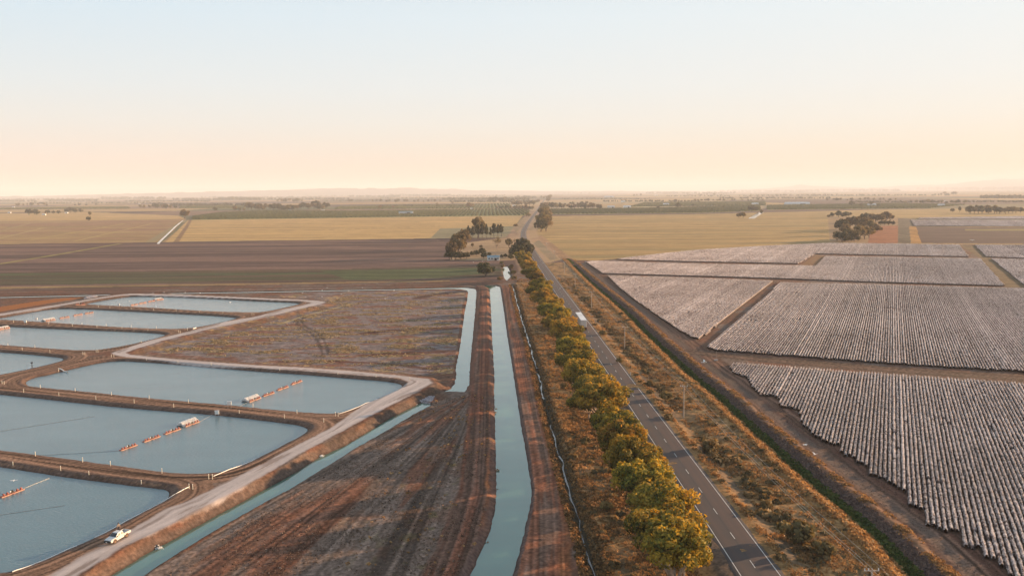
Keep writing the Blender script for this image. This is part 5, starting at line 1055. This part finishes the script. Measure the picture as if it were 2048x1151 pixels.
# white pipes laid on the banks
def pipe(pts, z, r_, label, m_=None, name='bank_pipe'):
    P = PXL(pts, z); Q = smooth_line(P, 1); v, f = tube([(p[0], p[1], max(ground_z(*p)+r_*.9, POND_Z+r_)) for p in Q], [r_]*len(Q), 8); o = mesh_np(name, v, f, m_ or m_white, smooth=True); tag(o, label, 'pipe', 'white pipes on the pond banks')
pipe([(379,977.5),(336,998.5),(308,1013),(262,1037),(216,1064),(190,1076)], .9, .10, 'long white pipe along the bank of the nearest pond behind the utility')
pipe([(153,1090),(100,1116),(60,1135),(25,1149)], .9, .10, 'white pipe along the bottom left bank of the nearest pond')
pipe([(512,918),(470,938),(427,956.5)], .9, .09, 'white pipe along the right bank of the big pond')
pipe([(754,797),(724,813),(699,824),(678,830.5)], .9, .08, 'white pipe along the right bank of the long central pond')
pipe([(118,739.5),(126,740),(135,743)], 1.0, .18, 'short white inlet pipe at the left of the long central pond')
pipe([(281,684.5),(288,681.8),(297,681.5)], 1.0, .18, 'short white inlet pipe at the tip of the left pond')
pipe([(386,660),(392,658)], .9, .25, 'short white inlet pipe at the tip of the second farthest pond')
# thin floating lines across the ponds
for i, (a, b, lab) in enumerate([((0,862),(190,832),'thin mooring line across the left of the big pond'),((48,976),(112,950),'thin mooring line from the aerator on the nearest pond'),((-40,1035),(130,1010),'thin mooring line low on the nearest pond'),((399,843),(430,826),'cable from the spraying aerator to the bank of the big pond'),((462,822),(496,803),'cable from the spraying aerator to the bank of the long central pond'),((0,915),(238,901),'thin mooring line left of the aerators on the big pond')]):
    p0 = PX(*a, POND_Z); p1 = PX(*b, POND_Z); v, f = tube([(p0[0], p0[1], POND_Z+.03), (p1[0], p1[1], POND_Z+.03)], [.03, .03], 5); o = mesh_np('mooring_line', v, f, m_steel); tag(o, lab, 'cable', 'mooring lines on the ponds')

# outlets on the narrow channel
for x, y, lab in [(316,1094.5,'outlet pipe with white splash in the narrow channel near the utility'),(641,911,'outlet pipe with white splash halfway along the narrow channel'),(829.5,808.5,'outlet pipe at the rocky head of the narrow channel')]:
    c = PX(x, y, CAN_Z); r_ = empty('outlet_pipe', (c[0], c[1], CAN_Z), math.radians(-35), lab, 'outlet pipe', 'outlet pipes of the narrow channel', sc=.65)
    MB().cyl((-1.9, 0, .55), (.1, 0, .25), .32, k=14).build('pipe', m_black, r_); MB().box((-.6, 0, .15), (.25, 1.5, .9)).build('headwall', m_conc, r_)
    r = np.random.default_rng(int(x)); n_ = 500; q = r.normal(size=(n_, 3)); q /= np.linalg.norm(q, axis=1)[:, None]; P = np.column_stack([r.normal(size=n_)*.4+.5, r.normal(size=n_)*.35, np.abs(r.normal(size=n_))*.16]); V, F = quads(P, q, .07, 1., r); mesh_np('splash', V, F, m_spray, r_)
c = PX(1075, 739, -1); r_ = empty('creek_culvert', (c[0], c[1], -1.0), 0, 'small dark culvert blocking the narrow creek beside the main channel', 'culvert'); MB().cyl((-1.3, -.4, .1), (1.3, .4, .1), .45, k=12).build('pipe', m_black, r_); MB().box((0, 0, .45), (1.6, .7, .35)).build('cover', m_barkd, r_, .08)
def stones(px, z, label, n_, seed, s0=.35):
    poly = PXL(px, z); r = np.random.default_rng(seed); P = []
    while len(P) < n_:
        p = (r.uniform(poly[:, 0].min(), poly[:, 0].max()), r.uniform(poly[:, 1].min(), poly[:, 1].max()))
        if inside(poly, np.array([p[0]]), np.array([p[1]]))[0]: P.append(p)
    mb = MB()
    for p in P: s = s0*r.uniform(.5, 1.2); mb.box((p[0], p[1], min(max(ground_z(*p), z), z+.5)+s*.2), (s, s*r.uniform(.6, 1), s*.7), r.uniform(0, 3), r.uniform(.5, .9), r.uniform(-.4, .4))
    o = mb.build('rock_apron', mat('grey_rock', (.36,.33,.35), .9, .3, 2)); tag(o, label, 'rocks', None, 'stuff')
stones([(838,804),(845,795),(868,796),(866,802),(860,808),(845,805)], CAN_Z, 'grey rock apron at the head of the narrow channel', 420, 1, .5)
stones([(166,598.5),(181,592),(195,592.5),(184,598)], 0, 'purple grey rock apron behind the farthest pond', 300, 2, 1.2)
# floating pump
c = PX(64.5, 737, POND_Z); r_ = empty('floating_pump', (c[0], c[1], POND_Z), .3, 'white floating pump with a dark mast at the edge of the small left pond', 'pump')
for sg in (-1, 1): MB().box((0, sg*.8, .15), (3.6, .5, .4)).build('float', m_white, r_, .08)
MB().cyl((0, 0, .2), (0, 0, 2.3), .12).build('mast', m_black, r_); MB().box((0, 0, 2.4), (.7, .5, .4)).build('motor', m_black, r_); MB().box((.2, 0, .45), (1.3, 1.6, .1)).build('deck', m_steel, r_); MB().cyl((.6, 0, .6), (3.4, -1.8, .5), .12).build('hose', m_white, r_)
c = PX(160, 610.5, TOP_Z); o = copy_tree(aproto); o.location = (c[0], c[1], TOP_Z+.1); o.rotation_euler = (0, .1, .9); o.scale = (1, 1.4, 1.4); tag(o, 'red aerator parked out of the water at the corner of the farthest pond', 'aerator', 'paddle aerators on the ponds')

# power poles and wires
POLES = [(53.6, 117), (50.0, 234.3), (47.1, 339.1), (45.1, 461.6), (43.4, 560), (42.2, 655), (40.6, 775), (38.5, 900)]
PL = ['bottom right corner', 'second nearest', 'third nearest', 'fourth nearest', 'fifth nearest', 'sixth nearest', 'seventh nearest', 'farthest']
def make_pole():
    r_ = empty('power_pole', (0, 0, 0)); MB().cyl((0, 0, -.5), (0, 0, 9.7), .19, .13, 10).build('pole', m_wood, r_)
    ca = MB().box((0, .16, 9.3), (2.3, .12, .14)).box((0, .16, 9.3), (.3, .2, .2)).build('crossarm', m_wood, r_)
    for x in (-1.05, -.45, 1.05): MB().cyl((x, .16, 9.37), (x, .16, 9.72), .09, .05, 8).build('insulator', m_white, ca)
    return r_
pole0 = make_pole()
for i, (x, y) in enumerate(POLES):
    o = pole0 if i == 0 else copy_tree(pole0); o.location = (x, y, ground_z(x, y)); o.rotation_euler = (0, 0, .03); tag(o, f'tall power pole with a short crossarm on the verge, {PL[i]}', 'power pole', 'power poles along the highway')
for k_, off in enumerate((-1.05, -.45, 1.05)):
    mb = MB(); V = []; F = []
    for (x0, y0), (x1, y1) in zip([(55.8, 20)]+POLES[:-1], POLES):
        pts = []
        for t in np.linspace(0, 1, 9): pts.append((x0+(x1-x0)*t+off, y0+(y1-y0)*t+.16, 9.75+.2-1.5*4*t*(1-t)*((y1-y0)/120)**2))
        v, f = tube(pts, [.022]*9, 4); b = len(V); V += v; F += [tuple(q+b for q in ff) for ff in f]
    o = mesh_np('power_wire', V, F, m_steel); tag(o, ('left', 'middle', 'right')[k_]+' one of the three wires strung between the roadside power poles', 'power wire', 'wires of the power line')
c = PX(1432, 722); r_ = empty('field_post', (c[0], c[1], 0), 0, 'thin upright post at the corner of the cotton headland', 'post'); MB().cyl((0, 0, -.3), (0, 0, 4.2), .07, .05, 8).build('pole', m_wood, r_); MB().box((0, 0, .5), (1.4, .8, .5)).build('base_box', m_conc, r_, .05)
# road sign and guide posts
c = PX(1095.5, 577, .3); r_ = empty('road_sign', (c[0], c[1], .2), 0, 'pale road sign standing at the left edge of the highway by the gums', 'road sign'); MB().cyl((0, 0, -.3), (0, 0, 2.0), .05, k=8).build('post', m_steel, r_); MB().cyl((0, -.03, 2.4), (0, .03, 2.4), .62, k=20).build('plate', m_white, r_)
def gp():
    r_ = empty('guide_post', (0, 0, 0)); MB().box((0, 0, .5), (.12, .06, 1.3)).build('post', m_white, r_); MB().box((0, -.04, .95), (.08, .02, .12)).build('reflector', m_tail, r_); return r_
gp0 = gp()
for i, (x, y) in enumerate([(1261,751),(1120,578),(1084.5,527),(1081,522)]):
    c = PX(x, y, .3); o = gp0 if i == 0 else copy_tree(gp0); o.location = (c[0], c[1], ground_z(*c)); o.scale = (1.3, 1.3, 1); tag(o, f'white guide post right of the highway, {ORD[i]} from the near end', 'guide post', 'guide posts of the highway')

# birds in flight
m_bird = mat('white_feathers', (.85,.83,.80), .8)
def bird_mesh(k_):
    mb = MB(); up = (.5, .12, -.25)[k_]
    prof = [(-.30, 0, .012), (-.18, 0, .055), (0, 0, .075), (.14, 0, .06), (.22, .02, .045), (.30, .02, .012)]
    for a, b in zip(prof[:-1], prof[1:]): mb.cyl((a[0], 0, a[1]), (b[0], 0, b[1]), a[2], b[2], 8)
    mb.add([(-.45, -.09, 0), (-.45, .09, 0), (-.2, .03, .01), (-.2, -.03, .01), (-.45, -.09, -.012), (-.45, .09, -.012)], [(0, 1, 2, 3), (4, 5, 2, 3)])
    body = mb.build('body', m_bird); bm_ = body.data; bpy.data.objects.remove(body)
    wings = []
    for sg in (-1, 1):
        w = MB(); z1, z2 = up*.35, up*.35+up*.2
        w.add([(.12, sg*.04, .03), (.15, sg*.28, z1+.03), (.0, sg*.58, z2), (-.06, sg*.56, z2), (-.08, sg*.28, z1), (-.12, sg*.04, .02), (.12, sg*.04, .0), (.15, sg*.28, z1), (-.08, sg*.28, z1-.02), (-.12, sg*.04, -.005)], [(0, 1, 4, 5), (1, 2, 3, 4), (6, 7, 8, 9), (7, 2, 3, 8), (0, 1, 7, 6), (1, 2, 7), (5, 4, 8, 9), (4, 3, 8)])
        o_ = w.build('wing', m_bird); wings.append(o_.data); bpy.data.objects.remove(o_)
    return bm_, wings
BM = [bird_mesh(k_) for k_ in range(3)]
BG = {'over the far end of the pond scheme': [(654.5,574.5),(725,575),(644.5,580),(698,581.7),(788,580.7),(605,585.5),(682.7,588),(611.5,593.7),(644.5,592.5),(770,596.7)],
 'over the farthest pond': [(328,584),(370,584.5),(400,585.5),(306,585.5),(282.5,589.5),(454,593),(461,604.5),(259,602),(311,592)],
 'by the farmhouse and its paddock': [(906.7,519),(947,524),(965,522.5),(993.7,534),(1033,513.6),(1039,518.5),(1036,491)],
 'near the highway end of the cotton': [(1211.7,518),(1262,519),(1295,519.5),(1273,508.6),(1235,522.6),(1163,532.7),(1171,523.5),(1147,528)]}
r = random.Random(9)
def bird(x, y, z, lab, grp='white birds flying low'):
    c = PX(x, y, z); o = empty('bird', (c[0], c[1], z), r.uniform(0, 6.28), lab, 'bird', grp, 1.35); b_, w_ = BM[r.randrange(3)]
    link(bpy.data.objects.new('body', b_), o); link(bpy.data.objects.new('wing', w_[0]), o); link(bpy.data.objects.new('wing', w_[1]), o)
for g_, L in BG.items():
    for i, (x, y) in enumerate(sorted(L)): bird(x, y, r.uniform(3, 9), f'white bird flying {g_}, {ORD[i]} from the left')
bird(809.5, 641, 6, 'white bird flying over the scrubby paddock behind the ponds'); bird(27.5, 960, 6, 'white bird flying over the nearest pond'); bird(1409, 724, 34, 'large looking white bird gliding over the haul track by the cotton'); bird(1944, 480, 50, 'white bird gliding in front of the bare fallow on the right'); bird(1674.5, 458, 28, 'white bird gliding in front of the olive grove'); bird(1610, 888.6, 2, 'white bird low over the haul track, left one'); bird(1630, 907.6, 2, 'white bird low over the haul track, right one')

# buildings
def shed(px, py, wpx, lab, wall, roof, hr=.28, depth=.5, name='farm_shed', h=None, rz=0.):
    c = PX(px, py); dist = math.hypot(*c); L = wpx/FPX*dist; D = max(6., min(30., L*depth)); Hh = h or max(3.2, min(7, L*hr))
    o = empty(name, (c[0], c[1], 0), rz, lab, 'shed' if name == 'farm_shed' else 'house', 'distant farm sheds' if name == 'farm_shed' else None)
    wl = MB().box((0, 0, Hh/2), (L, D, Hh)).build('wall', wall, o)
    MB().prism([(-D/2-.4, Hh, L+.8), (0, Hh+D*.2, L+.8), (D/2+.4, Hh, L+.8), (D/2+.4, Hh-.15, L+.8), (-D/2-.4, Hh-.15, L+.8)], L).build('roof', roof, o).rotation_euler = (0, 0, math.pi/2)
    MB().box((L*.2, -D/2-.06, Hh*.38), (L*.22, .1, Hh*.74)).build('door', m_glass, o)
    return o, L, D, Hh
SH = [(812,428,28,'long blue grey shed in the left orchard',m_tin,m_tind),(88,430,6,'small white shed at the edge of the left paddock, right one',m_white,m_tin),(133,426.5,5,'small white shed between the left paddock trees',m_white,m_tin),(19,426,5,'small white shed at the far left edge',m_white,m_tin),(27,415,4,'tiny white shed in the distant left belt',m_white,m_tin),(580,421.5,6,'white roofed shed at the foot of the large grove',m_white,m_white),(646,422,6,'small pale shed at the right end of the large grove',m_wall,m_tin),(943,418,5,'small white shed above the left orchards',m_white,m_tin),(1028,412,6,'white shed in the wood left of the far highway',m_white,m_tin),
 (1594,409.5,46,'very long pale green shed behind the right orchard',m_tin,m_tin),(1332,410.5,11,'pale green shed behind the right orchard',m_tin,m_tin),(1218,394.5,18,'hazy long pale shed on the far plain',m_tin,m_tin),(1246,404.5,8,'white framed shed right of the wood',m_white,m_tin),(1222,416.5,14,'pale shed at the top of the right orchard, left one',m_wall,m_tin),(1254,416,14,'white shed at the top of the right orchard, right one',m_white,m_tin),(1882,412.5,11,'blue white shed below the far right trees',m_tin,m_tin),(1890,403,4,'tiny bright shed in the far right trees',m_white,m_white),(1743,412,14,'low pale shed by the far right orchard',m_tin,m_tin),(1510,410,12,'row of low white sheds behind the round orchard trees',m_white,m_tin),(279,407.5,3,'tiny white shed on the brown field in the left distance',m_white,m_tin),(1312,391,6,'very hazy pale shed on the far plain',m_tin,m_tin)]
for s_ in SH: shed(*s_[:3], s_[3], s_[4], s_[5], depth=.22 if s_[2] > 20 else .5)
o, L, D, Hh = shed(987, 520, 24, 'white farmhouse with a blue grey roof among garden trees', m_white, m_tind, name='farmhouse', h=3.4, depth=.6)
for x in (-.36, -.12, .38):
    w = MB().box((L*x, -D/2-.05, 1.9), (1.3, .12, 1.2)).build('window', m_glass, o); MB().box((L*x, -D/2-.1, 1.25), (1.5, .2, .08)).build('sill', m_white, w)
MB().box((-L*.1, -D/2-1.3, 2.7), (L*.75, 2.6, .12)).build('verandah_roof', m_tin, o)
for x in (-.44, -.2, .04, .26): MB().box((L*x, -D/2-2.5, 1.35), (.14, .14, 2.6)).build('verandah_post', m_white, o)
MB().box((L*.15, 0, Hh+D*.2), (.9, .7, 1.3)).build('chimney', m_conc, o)
# low fence rails at the head of the channels
# ---------------------------------------------------------------- hills on the horizon
def hills(prof, dist, thick, seed):
    V = []; F = []; xs = np.arange(prof[0][0], prof[-1][0]+1, 6.); hp = .85*np.interp(xs, [p[0] for p in prof], [p[1] for p in prof])+(vn(xs/34, xs*0, seed)-.5)*1.0+(vn(xs/11, xs*0, seed+1)-.5)*.5
    n_ = len(xs); rows = 9
    for j in range(rows):
        t = j/(rows-1)*2-1
        for x, h in zip(xs, hp):
            d = cF*FPX+cR*(x-1024); d = np.array((d[0], d[1]))/np.hypot(d[0], d[1]); dd = dist+t*thick; c = d*dd
            V.append((c[0], c[1], -4+max(0, h)*(dist/FPX)*(1-t*t)*(.9+.2*h2(np.array([int(x/20)]), np.array([j]), seed)[0])+(66*0)))
    F = [(j*n_+i, j*n_+i+1, (j+1)*n_+i+1, (j+1)*n_+i) for j in range(rows-1) for i in range(n_-1)]
    o = mesh_np('hills', V, F, mat('hill_scrub', (.10,.095,.075), .95, .3, .002), smooth=True); tag(o, kind='structure')
HOF = 66/22000*FPX
hills([(-200,4),(150,5),(300,8),(400,10),(512,12),(620,14.5),(700,16),(800,15.5),(880,13),(960,9),(1100,6),(1200,5),(1400,3)], 22000, 2200, 3)
hills([(1380,1),(1500,5),(1560,9),(1597,12),(1640,9),(1720,5),(1790,8),(1850,10),(1898,12),(1930,16),(1980,19),(2060,20),(2250,18),(2400,8)], 33000, 2500, 7)

# ---------------------------------------------------------------- haze
hz = MB().box((0, 18500, 187), (90000, 49000, 386)); m = bpy.data.materials.new('haze'); m.use_nodes = True; t = m.node_tree; t.nodes.clear()
ou = N(t, 'ShaderNodeOutputMaterial'); pv = N(t, 'ShaderNodeVolumePrincipled'); pv.inputs['Color'].default_value = (.92, .94, 1, 1); pv.inputs['Density'].default_value = 7e-5; pv.inputs['Anisotropy'].default_value = .0
t.links.new(pv.outputs[0], ou.inputs['Volume']); hzo = hz.build('haze', m); tag(hzo, 'thin warm evening haze over the whole plain', 'haze', None, 'stuff')
